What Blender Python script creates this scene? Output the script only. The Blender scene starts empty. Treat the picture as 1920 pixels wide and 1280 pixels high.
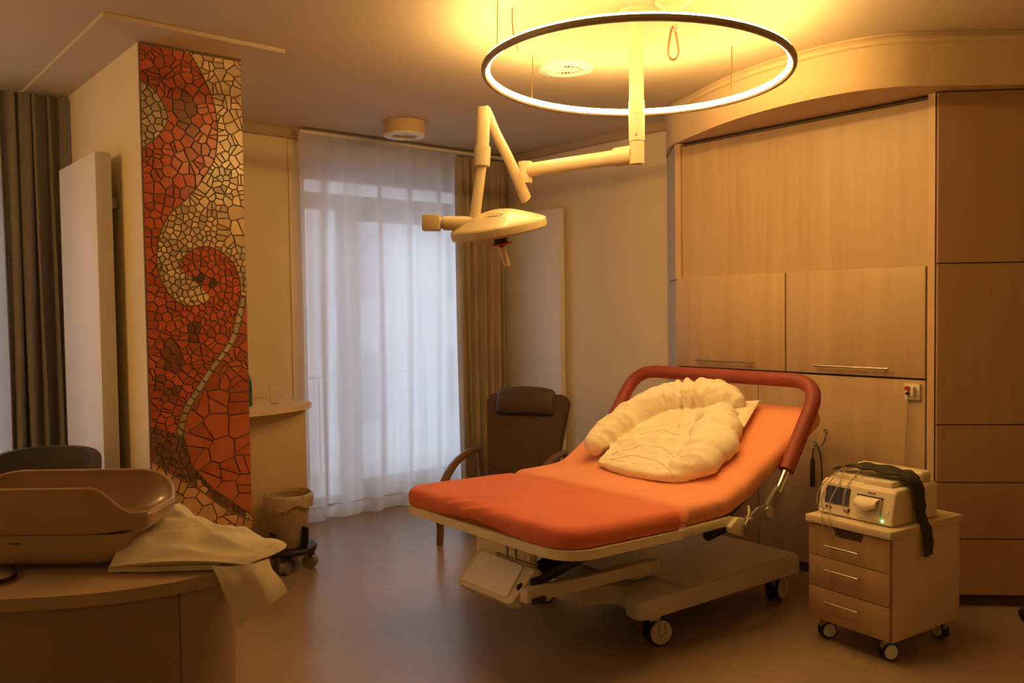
import bpy, bmesh, math, random
from mathutils import Vector, Matrix, noise
from mathutils.geometry import tessellate_polygon
random.seed(7)
R = math.radians
PI = math.pi
col = bpy.context.scene.collection
sc = bpy.context.scene

# ------------------------------------------------------------------ materials
def nodes_of(m):
    m.use_nodes = True
    nt = m.node_tree
    return nt, nt.nodes, nt.links

def pm(name, c, rough=.5, metal=0, var=.06, scale=6, bump=0, bscale=60, coat=0, spec=.5, sheen=0, c2=None, stretch=(1, 1, 1)):
    """principled material whose colour drifts a little with a noise texture"""
    m = bpy.data.materials.new(name)
    nt, N, Lk = nodes_of(m)
    b = N['Principled BSDF']
    b.inputs['Roughness'].default_value = rough
    b.inputs['Metallic'].default_value = metal
    b.inputs['Specular IOR Level'].default_value = spec
    b.inputs['Coat Weight'].default_value = coat
    b.inputs['Sheen Weight'].default_value = sheen
    tc = N.new('ShaderNodeTexCoord')
    mp = N.new('ShaderNodeMapping'); mp.inputs['Scale'].default_value = stretch
    Lk.new(tc.outputs['Object'], mp.inputs['Vector'])
    nz = N.new('ShaderNodeTexNoise'); nz.inputs['Scale'].default_value = scale; nz.inputs['Detail'].default_value = 4
    Lk.new(mp.outputs['Vector'], nz.inputs['Vector'])
    rp = N.new('ShaderNodeValToRGB')
    lo = c2 if c2 else tuple(max(0, x * (1 - var)) for x in c)
    hi = tuple(min(1, x * (1 + var)) for x in c) if not c2 else c
    rp.color_ramp.elements[0].position = .3; rp.color_ramp.elements[1].position = .7
    rp.color_ramp.elements[0].color = (*lo, 1); rp.color_ramp.elements[1].color = (*hi, 1)
    Lk.new(nz.outputs['Fac'], rp.inputs['Fac'])
    Lk.new(rp.outputs['Color'], b.inputs['Base Color'])
    if bump:
        n2 = N.new('ShaderNodeTexNoise'); n2.inputs['Scale'].default_value = bscale; n2.inputs['Detail'].default_value = 3
        Lk.new(mp.outputs['Vector'], n2.inputs['Vector'])
        bp = N.new('ShaderNodeBump'); bp.inputs['Strength'].default_value = bump; bp.inputs['Distance'].default_value = .01
        Lk.new(n2.outputs['Fac'], bp.inputs['Height']); Lk.new(bp.outputs['Normal'], b.inputs['Normal'])
    return m

def emit(name, c, s):
    m = bpy.data.materials.new(name)
    nt, N, Lk = nodes_of(m)
    N.remove(N['Principled BSDF'])
    e = N.new('ShaderNodeEmission'); e.inputs['Color'].default_value = (*c, 1); e.inputs['Strength'].default_value = s
    Lk.new(e.outputs[0], N['Material Output'].inputs['Surface'])
    return m

def sheer_mat(name, c, trans=.35):
    m = bpy.data.materials.new(name)
    nt, N, Lk = nodes_of(m)
    N.remove(N['Principled BSDF'])
    tr = N.new('ShaderNodeBsdfTransparent'); tl = N.new('ShaderNodeBsdfTranslucent'); df = N.new('ShaderNodeBsdfDiffuse')
    tl.inputs['Color'].default_value = (*c, 1); df.inputs['Color'].default_value = (*c, 1)
    a = N.new('ShaderNodeMixShader'); a.inputs[0].default_value = .35
    Lk.new(tl.outputs[0], a.inputs[1]); Lk.new(df.outputs[0], a.inputs[2])
    # denser where the cloth turns edge-on, plus a weave variation
    lw = N.new('ShaderNodeLayerWeight'); lw.inputs['Blend'].default_value = .35
    mth = N.new('ShaderNodeMath'); mth.operation = 'MULTIPLY_ADD'; mth.inputs[1].default_value = .45; mth.inputs[2].default_value = 1 - trans
    Lk.new(lw.outputs['Facing'], mth.inputs[0]); mth.use_clamp = True
    b = N.new('ShaderNodeMixShader')
    Lk.new(mth.outputs[0], b.inputs[0]); Lk.new(tr.outputs[0], b.inputs[1]); Lk.new(a.outputs[0], b.inputs[2])
    Lk.new(b.outputs[0], N['Material Output'].inputs['Surface'])
    return m

def glass_mat(name, c=(1, 1, 1), rough=.02, mixg=.12, haze=0):
    m = bpy.data.materials.new(name)
    nt, N, Lk = nodes_of(m)
    N.remove(N['Principled BSDF'])
    tr = N.new('ShaderNodeBsdfTransparent'); tr.inputs['Color'].default_value = (*c, 1)
    g = N.new('ShaderNodeBsdfGlossy'); g.inputs['Roughness'].default_value = rough
    lw = N.new('ShaderNodeLayerWeight'); lw.inputs['Blend'].default_value = mixg
    a = N.new('ShaderNodeMixShader')
    Lk.new(lw.outputs['Fresnel'], a.inputs[0]); Lk.new(tr.outputs[0], a.inputs[1]); Lk.new(g.outputs[0], a.inputs[2])
    d = N.new('ShaderNodeBsdfDiffuse'); d.inputs['Color'].default_value = (.9, .85, .8, 1)
    b = N.new('ShaderNodeMixShader'); b.inputs[0].default_value = haze
    Lk.new(a.outputs[0], b.inputs[1]); Lk.new(d.outputs[0], b.inputs[2])
    Lk.new(b.outputs[0], N['Material Output'].inputs['Surface'])
    return m

M = dict(
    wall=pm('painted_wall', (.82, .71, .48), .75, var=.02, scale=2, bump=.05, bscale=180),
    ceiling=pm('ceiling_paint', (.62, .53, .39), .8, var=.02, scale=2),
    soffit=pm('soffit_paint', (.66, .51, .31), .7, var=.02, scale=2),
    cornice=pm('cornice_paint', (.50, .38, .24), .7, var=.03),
    floor=pm('vinyl_floor', (.32, .235, .165), .24, var=.10, scale=14, spec=.5, c2=(.295, .215, .15)),
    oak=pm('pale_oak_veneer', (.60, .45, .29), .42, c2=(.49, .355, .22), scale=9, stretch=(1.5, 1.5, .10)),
    oak_shade=pm('oak_veneer_shaded', (.44, .28, .165), .42, c2=(.39, .245, .14), scale=9, stretch=(1.5, 1.5, .10)),  # bay oak darkened so the colour holds the right cabinet's shade
    oak_edge=pm('oak_edge', (.64, .46, .27), .45, var=.05),
    carcass=pm('cabinet_carcass_dark', (.10, .07, .045), .7),
    daylit_panel=pm('panel_daylight_tint', (.50, .47, .47), .45, var=.03),  # grey-lilac of reflected daylight mixed into the panel colour
    plinth=pm('plinth_brown', (.16, .115, .075), .6),
    steel=pm('brushed_steel', (.62, .60, .56), .3, 1, var=.04),
    chrome=pm('chrome', (.8, .78, .74), .12, 1, var=.02),
    dull_metal=pm('dull_metal', (.34, .32, .29), .42, .8, var=.08),
    black=pm('black_plastic', (.018, .017, .016), .45, var=.2),
    black_soft=pm('black_rubber', (.025, .024, .023), .7, var=.2),
    white_metal=pm('cream_enamel', (.82, .77, .66), .35, var=.02, coat=.1),
    lamp_enamel=pm('lamp_enamel', (.60, .50, .345), .38, var=.02, coat=.1),
    drawer_oak=pm('trolley_drawer_oak', (.42, .275, .165), .45, c2=(.37, .24, .14), scale=9, stretch=(1.5, 1.5, .15)),
    white_plastic=pm('white_plastic', (.80, .75, .66), .38, var=.02),
    radiator=pm('radiator_white', (.82, .79, .76), .4, var=.015),
    bedframe=pm('bed_frame_cream', (.78, .72, .56), .4, var=.03),
    bedbase=pm('bed_base_plastic', (.62, .57, .49), .42, var=.03),
    bedgrey=pm('bed_grey_panel', (.80, .80, .84), .45, var=.03),
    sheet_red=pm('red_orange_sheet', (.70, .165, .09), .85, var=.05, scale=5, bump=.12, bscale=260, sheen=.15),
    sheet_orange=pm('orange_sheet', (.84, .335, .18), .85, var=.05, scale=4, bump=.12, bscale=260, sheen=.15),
    burgundy=pm('burgundy_foam_grip', (.27, .05, .04), .55, var=.08),
    duvet=pm('cream_cotton', (.86, .80, .66), .85, var=.03, scale=8, bump=.25, bscale=45),
    linen=pm('folded_linen', (.74, .68, .55), .85, var=.03, scale=10, bump=.15, bscale=70),
    brown_fabric=pm('brown_upholstery', (.098, .055, .036), .7, var=.12, scale=40, bump=.15, bscale=220),
    brown_leather=pm('brown_headrest_cover', (.085, .052, .04), .5, var=.1, scale=20, bump=.1, bscale=120),
    beech=pm('stained_beech', (.17, .09, .048), .4, var=.15, scale=12, stretch=(1, 1, .3)),
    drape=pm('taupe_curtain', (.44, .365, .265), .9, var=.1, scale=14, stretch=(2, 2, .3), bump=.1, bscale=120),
    drape_shade=pm('taupe_curtain_shadow_side', (.235, .21, .18), .9, var=.1, scale=14, stretch=(2, 2, .3)),  # taupe cloth again, its shade painted into a darker colour
    sheer=sheer_mat('sheer_voile', (.90, .89, .93), .15),
    hem=sheer_mat('sheer_hem', (.88, .84, .86), .12),
    stitch=pm('hem_stitch', (.62, .45, .40), .8),
    frame=pm('window_frame_paint', (.55, .53, .53), .45, var=.02),
    pane=glass_mat('window_glass', (.96, .98, 1)),
    glass=glass_mat('drinking_glass', (.985, .975, .95), .06, .06, .10),
    table=pm('table_laminate', (.40, .29, .195), .42, var=.05, scale=8),
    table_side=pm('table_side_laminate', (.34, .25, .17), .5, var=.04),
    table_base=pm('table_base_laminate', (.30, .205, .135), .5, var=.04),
    counter=pm('counter_laminate', (.74, .62, .44), .4, var=.03),
    counter_panel=pm('counter_panel_laminate', (.62, .48, .30), .5, var=.03),
    tub=pm('infant_scale_plastic', (.40, .275, .19), .3, var=.03, coat=.3),
    tub_rim_glint=pm('infant_scale_rim_highlight', (.62, .46, .32), .22, var=.02, coat=.5),  # tray plastic made paler to paint the highlight along the rim
    tub_low=pm('infant_scale_base_plastic', (.44, .32, .22), .4, var=.03),
    print_dark=pm('dark_print', (.06, .045, .035), .6),
    grout=pm('mosaic_grout', (.20, .13, .085), .85, var=.15, scale=40),
    green_glass=pm('green_bottle_glass', (.02, .09, .015), .12, var=.1, coat=.5),
    bin=pm('waste_bin_plastic', (.38, .29, .20), .5, var=.04),
    liner=pm('bin_liner', (.50, .40, .28), .35, var=.08, scale=20, bump=.4, bscale=30),
    trolley=pm('trolley_laminate', (.66, .55, .41), .5, var=.02),
    monitor=pm('monitor_housing', (.80, .71, .56), .4, var=.02),
    screen=pm('monitor_screen', (.045, .035, .03), .18, var=.1),
    paper=pm('paper', (.86, .78, .60), .8, var=.02),
    red_btn=pm('dark_red_button', (.22, .03, .025), .45),
    red=pm('red_plastic', (.50, .04, .03), .35),
    strap=pm('dark_elastic_strap', (.035, .032, .028), .85, var=.25, scale=60, bump=.3, bscale=200),
    cable=pm('grey_cable', (.42, .36, .27), .5),
    cable_dark=pm('dark_cable', (.06, .045, .035), .6),
    led=emit('green_led', (.15, 1, .3), 6),
    diffuser=emit('ring_diffuser', (1, .57, .17), 50),
    diffuser_in=emit('ring_inner_diffuser', (1, .57, .17), 116),
    ringbody=pm('ring_profile_bronze', (.30, .24, .17), .45, .3),
    grey_office=pm('charcoal_upholstery', (.055, .045, .04), .7, var=.15),
    brass=pm('warm_steel_wire', (.26, .17, .08), .35, .8),
    ext_wall=pm('pale_render', (.72, .73, .78), .9, var=.05),
    ext_glass=pm('far_window_glass', (.45, .47, .52), .3),
    ext_ground=pm('balcony_concrete', (.72, .73, .76), .9, var=.08),
    handle_clear=pm('sterile_handle_plastic', (.70, .62, .50), .2, var=.03),
)

# ------------------------------------------------------------------ mesh builder
def fullmat(o):
    m = o.matrix_basis.copy()
    while o.parent:
        o = o.parent; m = o.matrix_basis @ m
    return m

class MB:
    def __init__(s): s.bm = bmesh.new(); s.mats = []
    def _xf(s, vs, mat):
        if mat is not None: bmesh.ops.transform(s.bm, matrix=mat, verts=vs)
    def box(s, c, size, rot=None, bevel=0, seg=2):
        r = bmesh.ops.create_cube(s.bm, size=1)
        vs = r['verts']
        bmesh.ops.scale(s.bm, vec=size, verts=vs)
        if bevel:
            es = list({e for v in vs for e in v.link_edges})
            rb = bmesh.ops.bevel(s.bm, geom=es, offset=bevel, segments=seg, profile=.5, affect='EDGES', clamp_overlap=True)
            vs = list({v for f in rb['faces'] for v in f.verts} | {v for v in vs if v.is_valid})
        m = Matrix.Translation(c)
        if rot is not None: m = m @ (rot.to_4x4() if isinstance(rot, Matrix) else Matrix.Rotation(rot, 4, 'Z'))
        s._xf(vs, m); return s
    def span(s, lo, hi, bevel=0, seg=2):
        return s.box([(a + b) / 2 for a, b in zip(lo, hi)], [abs(b - a) for a, b in zip(lo, hi)], None, bevel, seg)
    def cyl(s, p0, p1, r0, r1=None, seg=24):
        p0, p1 = Vector(p0), Vector(p1); r1 = r0 if r1 is None else r1
        d = p1 - p0
        r = bmesh.ops.create_cone(s.bm, cap_ends=True, segments=seg, radius1=r0, radius2=r1, depth=d.length)
        s._xf(r['verts'], Matrix.Translation((p0 + p1) / 2) @ d.to_track_quat('Z', 'Y').to_matrix().to_4x4()); return s
    def tube(s, pts, r, seg=10, closed=False, caps=True, flat=None):
        pts = [Vector(p) for p in pts]; n = len(pts)
        rr = r if isinstance(r, (list, tuple)) else [r] * n
        rings = []; up = None
        for i, p in enumerate(pts):
            a = pts[(i - 1) % n] if (closed or i) else p; b = pts[(i + 1) % n] if (closed or i < n - 1) else p
            t = (b - a).normalized()
            if up is None:
                up = Vector((0, 0, 1)) if abs(t.z) < .9 else Vector((1, 0, 0))
            nrm = (up - t * up.dot(t)).normalized(); bi = t.cross(nrm); up = nrm
            fl = flat if flat else (1, 1)
            rings.append([s.bm.verts.new(p + (nrm * math.cos(2 * PI * k / seg) * fl[0] + bi * math.sin(2 * PI * k / seg) * fl[1]) * rr[i]) for k in range(seg)])
        for i in range(n if closed else n - 1):
            A, B = rings[i], rings[(i + 1) % n]
            for k in range(seg):
                s.bm.faces.new((A[k], A[(k + 1) % seg], B[(k + 1) % seg], B[k]))
        if caps and not closed:
            s.bm.faces.new(rings[0][::-1]); s.bm.faces.new(rings[-1])
        return s
    def bar(s, p0, p1, w, h, bevel=.004):
        p0, p1 = Vector(p0), Vector(p1); d = p1 - p0
        x = d.normalized(); y = Vector((0, 0, 1)).cross(x).normalized(); z = x.cross(y)
        return s.box((p0 + p1) / 2, (d.length, w, h), Matrix((x, y, z)).transposed(), bevel)
    def lathe(s, prof, mat=None, seg=40, closed=False):
        rings = []; vs = []
        for r, z in prof:
            if r < 1e-6: ring = [s.bm.verts.new((0, 0, z))]
            else: ring = [s.bm.verts.new((r * math.cos(2 * PI * k / seg), r * math.sin(2 * PI * k / seg), z)) for k in range(seg)]
            rings.append(ring); vs += ring
        for i in range(len(rings) if closed else len(rings) - 1):
            A, B = rings[i], rings[(i + 1) % len(rings)]
            for k in range(seg):
                a, b = A[k % len(A)], A[(k + 1) % len(A)]; c, d = B[(k + 1) % len(B)], B[k % len(B)]
                f = list(dict.fromkeys([a, b, c, d]))
                if len(f) > 2:
                    try: s.bm.faces.new(f)
                    except ValueError: pass
        s._xf(vs, mat); return s
    def prism(s, poly, z0, z1, mat=None, bevel=0, seg=2):
        lo = [s.bm.verts.new((x, y, z0)) for x, y in poly]; hi = [s.bm.verts.new((x, y, z1)) for x, y in poly]
        n = len(poly); fs = [s.bm.faces.new(lo[::-1]), s.bm.faces.new(hi)]
        for i in range(n): fs.append(s.bm.faces.new((lo[i], lo[(i + 1) % n], hi[(i + 1) % n], hi[i])))
        vs = lo + hi
        if bevel:
            es = list(fs[0].edges) + list(fs[1].edges)
            rb = bmesh.ops.bevel(s.bm, geom=es, offset=bevel, segments=seg, profile=.5, affect='EDGES', clamp_overlap=True)
            vs = list({v for f in rb['faces'] for v in f.verts} | {v for v in vs if v.is_valid})
        s._xf(vs, mat); return s
    def grid(s, fn, nu, nv, closeu=False):
        g = [[s.bm.verts.new(fn(i / nu, j / nv)) for j in range(nv + 1)] for i in range(nu + (0 if closeu else 1))]
        n = len(g)
        for i in range(nu):
            for j in range(nv):
                s.bm.faces.new((g[i][j], g[(i + 1) % n][j], g[(i + 1) % n][j + 1], g[i][j + 1]))
        return s
    def shell(s, fn, nu, nv, th):
        """closed sheet: grid fn and the same grid offset along its normals"""
        P = [[Vector(fn(i / nu, j / nv)) for j in range(nv + 1)] for i in range(nu + 1)]
        def nrm(i, j):
            a = P[min(i + 1, nu)][j] - P[max(i - 1, 0)][j]; b = P[i][min(j + 1, nv)] - P[i][max(j - 1, 0)]
            return a.cross(b).normalized()
        A = [[s.bm.verts.new(P[i][j]) for j in range(nv + 1)] for i in range(nu + 1)]
        B = [[s.bm.verts.new(P[i][j] + nrm(i, j) * th) for j in range(nv + 1)] for i in range(nu + 1)]
        for i in range(nu):
            for j in range(nv):
                s.bm.faces.new((A[i][j], A[i][j + 1], A[i + 1][j + 1], A[i + 1][j]))
                s.bm.faces.new((B[i][j], B[i + 1][j], B[i + 1][j + 1], B[i][j + 1]))
        for i in range(nu):
            for j in (0, nv): s.bm.faces.new((A[i][j], A[i + 1][j], B[i + 1][j], B[i][j]))
        for j in range(nv):
            for i in (0, nu): s.bm.faces.new((A[i][j], A[i][j + 1], B[i][j + 1], B[i][j]))
        return s
    def ball(s, c, r, scale=(1, 1, 1), seg=20):
        q = bmesh.ops.create_uvsphere(s.bm, u_segments=seg, v_segments=seg // 2, radius=r)
        s._xf(q['verts'], Matrix.Translation(c) @ Matrix.Diagonal((*scale, 1))); return s
    def build(s, name, mat, parent=None, world=False, angle=38, smooth=True, **props):
        bmesh.ops.recalc_face_normals(s.bm, faces=s.bm.faces)
        me = bpy.data.meshes.new(name)
        if world and parent is not None:
            bmesh.ops.transform(s.bm, matrix=fullmat(parent).inverted(), verts=s.bm.verts)
        s.bm.to_mesh(me); s.bm.free()
        if smooth:
            for p in me.polygons: p.use_smooth = True
            me.set_sharp_from_angle(angle=R(angle))
        for m in (mat if isinstance(mat, (list, tuple)) else [mat]): me.materials.append(m)
        o = bpy.data.objects.new(name, me); col.objects.link(o)
        if parent: o.parent = parent
        for k, v in props.items(): o[k] = v
        return o

def thing(name, label, cat, loc=(0, 0, 0), rotz=0, group=None):
    o = bpy.data.objects.new(name, None); col.objects.link(o)
    o.location = loc; o.rotation_euler = (0, 0, rotz); o.empty_display_size = .1
    o['label'] = label; o['category'] = cat
    if group: o['group'] = group
    return o

def origin_to(o, p):
    """move a single-mesh thing's origin to p without moving its geometry"""
    p = Vector(p); o.data.transform(Matrix.Translation(-p)); o.location = p
    return o

def tag(o, label, cat, group=None):
    o['label'] = label; o['category'] = cat
    if group: o['group'] = group
    return o

def S(mb, name, mat, parent=None, **k):
    o = mb.build(name, mat, parent, **k)
    if parent is None: o['kind'] = 'structure'
    return o

def sm(p, n=6):
    """Catmull-Rom through points"""
    p = [Vector(q) for q in p]; out = []
    for i in range(len(p) - 1):
        a = p[max(i - 1, 0)]; b = p[i]; c = p[i + 1]; d = p[min(i + 2, len(p) - 1)]
        for k in range(n):
            t = k / n
            out.append(.5 * ((2 * b) + (c - a) * t + (2 * a - 5 * b + 4 * c - d) * t * t + (3 * b - a - 3 * c + d) * t ** 3))
    out.append(p[-1]); return out

def rounded(pts, rad, n=6):
    """round the corners of a 2-D polygon; rad is one number or one per corner"""
    out = []; N_ = len(pts)
    for i in range(N_):
        r = rad[i] if isinstance(rad, (list, tuple)) else rad
        p = Vector(pts[i]); a = (Vector(pts[i - 1]) - p); b = (Vector(pts[(i + 1) % N_]) - p)
        if r <= 0: out.append(tuple(p)); continue
        ang = a.angle(b); t = min(r / math.tan(ang / 2), a.length * .49, b.length * .49)
        s, e = p + a.normalized() * t, p + b.normalized() * t
        for k in range(n + 1):
            u = k / n; out.append(tuple(s * (1 - u) ** 2 + p * 2 * u * (1 - u) + e * u * u))
    return out

ZC = 2.97                                             # ceiling height
CA = R(-40.31)                                        # heading of the foreground table
Rv = Vector((math.cos(CA), math.sin(CA), 0)); Fv = Vector((-math.sin(CA), math.cos(CA), 0))
def A(a, d, z=0): return Rv * a + Fv * d + Vector((0, 0, z))

# ------------------------------------------------------------------ camera
cam_d = bpy.data.cameras.new('camera'); cam = bpy.data.objects.new('camera', cam_d); col.objects.link(cam)
r2 = Vector((.76219584, -.64721109, -.01324038)); u2 = Vector((.03425109, .01989467, .99921522)); fw = Vector((.64643976, .76205118, -.03733132))
cam.matrix_world = Matrix(((r2.x, u2.x, -fw.x, 0), (r2.y, u2.y, -fw.y, 0), (r2.z, u2.z, -fw.z, 1.6), (0, 0, 0, 1)))
cam_d.sensor_width = 36; cam_d.lens = 1601.2 * 36 / 1920; cam_d.clip_start = .05
sc.camera = cam

# ------------------------------------------------------------------ room shell
XL, YR = -2.4, -2.6                                   # unseen left wall and wall behind the camera
BW = 6.0                                              # face of the window wall
S(MB().span((XL - .2, YR - .2, -.12), (5.3, 6.45, 0)), 'floor', M['floor'])
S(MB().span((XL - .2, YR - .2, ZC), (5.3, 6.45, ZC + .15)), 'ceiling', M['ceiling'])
W1 = (3.02, 4.80, .04, 2.90); W2 = (-.75, 1.06, .04, 2.90)
wb = MB()
for x0, x1 in ((XL - .2, W2[0]), (W2[1], W1[0]), (W1[1], 5.3)): wb.span((x0, BW, 0), (x1, BW + .28, ZC))
for w in (W1, W2):
    wb.span((w[0], BW, w[3]), (w[1], BW + .28, ZC)); wb.span((w[0], BW, 0), (w[1], BW + .28, w[2]))
S(wb, 'wall_back', M['wall'])
S(MB().span((5.014, YR - .2, 0), (5.3, BW, ZC)), 'wall_right', M['wall'])
S(MB().span((XL - .2, YR, 0), (XL, BW, ZC)), 'wall_left', M['wall'])
S(MB().span((XL, YR - .2, 0), (5.014, YR, ZC)), 'wall_rear', M['wall'])
S(MB().span((1.372, 4.456, 0), (1.893, BW, ZC)), 'wall_pillar', M['wall'])
# dropped plate round the pillar head, cornice strips
S(MB().prism([(1.135, 4.17), (2.03, 4.19), (2.03, BW), (1.135, BW)], 2.950, ZC), 'trim_1', M['ceiling'])
cb = MB()
cb.span((1.893, BW - .05, ZC - .065), (4.964, BW, ZC))
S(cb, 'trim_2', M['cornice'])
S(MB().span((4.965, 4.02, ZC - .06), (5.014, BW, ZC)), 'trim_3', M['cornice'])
S(MB().span((2.905, BW - .012, 0), (3.02, BW, 2.90), .004), 'trim_4', M['wall'])
S(MB().span((4.998, 4.14, 0), (5.014, BW, .08)), 'baseboard_right', M['cornice'])

# windows ---------------------------------------------------------------
def window(n, w, mull, trans):
    root = bpy.data.objects.new('window_%d' % n, None); col.objects.link(root); root.location = (w[0], BW + .12, w[2]); root['kind'] = 'structure'
    x0, x1, z0, z1 = w; y0, y1 = BW + .10, BW + .17
    f = MB(); t = .065
    f.span((x0, y0, z0), (x0 + t, y1, z1)); f.span((x1 - t, y0, z0), (x1, y1, z1))
    f.span((x0 + t, y0, z1 - .26), (x1 - t, y1, z1)); f.span((x0 + t, y0, z0), (x1 - t, y1, z0 + .09))
    f.span((x0 + t, y0, trans[0]), (x1 - t, y1, trans[1]))
    f.span((mull[0], y0, z0 + .09), (mull[1], y1, trans[0]))
    f.build('window_frame', M['frame'], root, world=True, smooth=False)
    g = MB(); g.span((x0 + t, y0 + .02, z0 + .09), (mull[0], y0 + .028, trans[0])); g.build('pane', M['pane'], root, world=True, smooth=False)
    d = MB(); a0, a1, c0, c1 = mull[1], x1 - t, z0 + .09, trans[0]; q = .075
    d.span((a0, y0 - .02, c0), (a0 + q, y1 - .02, c1)); d.span((a1 - q, y0 - .02, c0), (a1, y1 - .02, c1))
    d.span((a0 + q, y0 - .02, c1 - q), (a1 - q, y1 - .02, c1)); d.span((a0 + q, y0 - .02, c0), (a1 - q, y1 - .02, c0 + .1))
    dd = d.build('balcony_door', M['frame'], root, world=True, smooth=False)
    g = MB(); g.span((a0 + q, y0 + .01, c0 + .1), (a1 - q, y0 + .018, c1 - q)); g.build('pane', M['pane'], dd, world=True, smooth=False)
    g = MB(); g.span((x0 + t, y0 + .02, trans[1]), (x1 - t, y0 + .028, z1 - .26)); g.build('pane', M['pane'], root, world=True, smooth=False)
window(1, W1, (3.38, 3.46), (2.41, 2.535))
window(2, W2, (.2, .28), (2.41, 2.535))

# outside: balcony, railing and the pale house opposite --------------------
S(MB().span((-3, 6.28, -.14), (8, 7.9, -.03)), 'outside_balcony_ground', M['ext_ground'])
rl = thing('balcony_railing', 'faint grey balcony railing seen behind the sheer curtain', 'railing', (4, 7.7, 0))
MB().span((-2.5, 7.69, .945), (8, 7.71, .965)).build('handrail', M['ext_wall'], rl, world=True)
for i in range(9):
    MB().span((-2.4 + i * 1.28, 7.695, -.03), (-2.385 + i * 1.28, 7.705, .945)).build('railing_post', M['ext_wall'], rl, world=True)
MB().span((-2.5, 7.695, .1), (8, 7.705, .9)).build('railing_panel', M['pane'], rl, world=True)
hs = thing('apartment_house', 'pale apartment house standing opposite, blurred by the sheer curtain', 'building', (8, 17, -6))
MB().span((-8, 17, -6), (24, 18, 4.6)).build('wall', M['ext_wall'], hs, world=True)
for k in range(9):
    for zz in (-.9, 1.9):
        MB().span((-6.2 + 3.1 * k, 16.93, zz), (-4.9 + 3.1 * k, 17.02, zz + 1.5)).build('window', M['ext_glass'], hs, world=True)

# ------------------------------------------------------------------ bay of cabinets on the right
Q = math.sqrt(.5)
XF = 4.60; Y0, Y1 = 1.985, 3.70                       # flat front of the bay
g1 = 'built-in cabinets of the oak bay'
# main fold-down unit
mc = thing('panelled_cabinet', 'large pale oak cabinet with two flap doors, filling the middle of the bay', 'cabinet', (4.8, 2.85, 0), 0, g1)
MB().prism([(XF + .025, Y0 + .005), (XF + .025, Y1 - .01), (5.0, Y1 - .01), (5.0, Y0 + .005)], .03, 2.69).build('carcass', M['carcass'], mc, world=True, smooth=False)
MB().span((XF + .03, Y0 + .03, 0), (4.9, Y1 - .03, .06)).build('plinth', M['plinth'], mc, world=True)
MB().span((XF, 3.655, 1.795), (XF + .04, Y1, 2.695)).build('left_post', M['oak_edge'], mc, world=True)
MB().span((XF - .005, Y0, .06), (XF + .04, 2.022, 2.70)).build('right_post', M['oak_edge'], mc, world=True)
MB().span((XF + .012, 2.026, 1.80), (XF + .045, 3.648, 2.672)).build('upper_panel', M['oak'], mc, world=True)
for y0, y1, h0, h1 in ((2.868, 3.69, 3.07, 3.51), (2.033, 2.858, 2.215, 2.66)):
    d = MB().span((XF - .004, y0, 1.205), (XF + .02, y1, 1.80), .002).build('flap_door', M['oak'], mc, world=True)
    h = MB().cyl((XF - .035, h0, 1.25), (XF - .035, h1, 1.25), .006, seg=10)
    for y in (h0 + .03, h1 - .03): h.cyl((XF - .035, y, 1.25), (XF - .003, y, 1.25), .005, seg=8)
    h.build('bar_handle', M['steel'], d, world=True)
MB().span((XF - .002, 3.06, .065), (XF + .02, 3.69, 1.193), .002).build('lower_panel', M['oak'], mc, world=True)
MB().span((XF - .002, 2.033, .065), (XF + .02, 3.052, 1.193), .002).build('lower_panel', M['oak'], mc, world=True)
# left chamfered unit
lc = thing('corner_cabinet', 'narrow panelled cabinet with grey-lilac daylight in its colour, closing the far corner of the oak bay', 'cabinet', (4.86, 3.97, 0), 0, g1)
def diag(p, q, z0, z1, th, off=0):
    p, q = Vector(p), Vector(q); t = (q - p).normalized(); n = Vector((t.y, -t.x))
    return [tuple(p + n * off), tuple(q + n * off), tuple(q + n * (off + th)), tuple(p + n * (off + th))]
P0, P1 = (4.988, 4.088), (4.604, 3.704)
MB().prism([(5.010, 4.075), (4.64, 3.705), (5.010, 3.705)], 0, 2.69).build('carcass', M['carcass'], lc, world=True, smooth=False)
MB().prism(diag(P0, P1, 0, 0, -.028), .05, 1.782).build('door', M['daylit_panel'], lc, world=True, smooth=False)
MB().prism(diag(P0, P1, 0, 0, -.028), 1.790, 2.69).build('upper_door', M['daylit_panel'], lc, world=True, smooth=False)
# right chamfered unit with doors and drawers
rc = thing('drawer_cabinet', 'tall shaded oak cabinet of doors and drawers behind the trolley', 'cabinet', (4.86, 1.72, 0), 0, g1)
P0, P1 = (4.601, 1.98), (5.012, 1.569)
MB().prism([(4.628, 1.98), (5.012, 1.595), (5.012, 1.98)], .03, 2.70).build('carcass', M['carcass'], rc, world=True, smooth=False)
MB().prism([(4.66, 1.965), (5.0, 1.625), (5.0, 1.965)], 0, .06).build('plinth', M['plinth'], rc, world=True, smooth=False)
zs = [.064, .363, .662, .966, 1.811, 2.695]
for i in range(5):
    nm = 'drawer_front' if i < 3 else 'door'
    MB().prism(diag(P0, P1, 0, 0, .024), zs[i] + .003, zs[i + 1] - .003).build(nm, M['oak_shade'], rc, world=True, smooth=False)
p = Vector((4.60, 1.98, .985)); t = Vector((Q, -Q, 0)); nn = Vector((-Q, -Q, 0))
MB().box(p + t * .085 + nn * .002, (.15, .008, .022), R(-45), .003).build('grip_slot', M['carcass'], rc, world=True)
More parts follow.
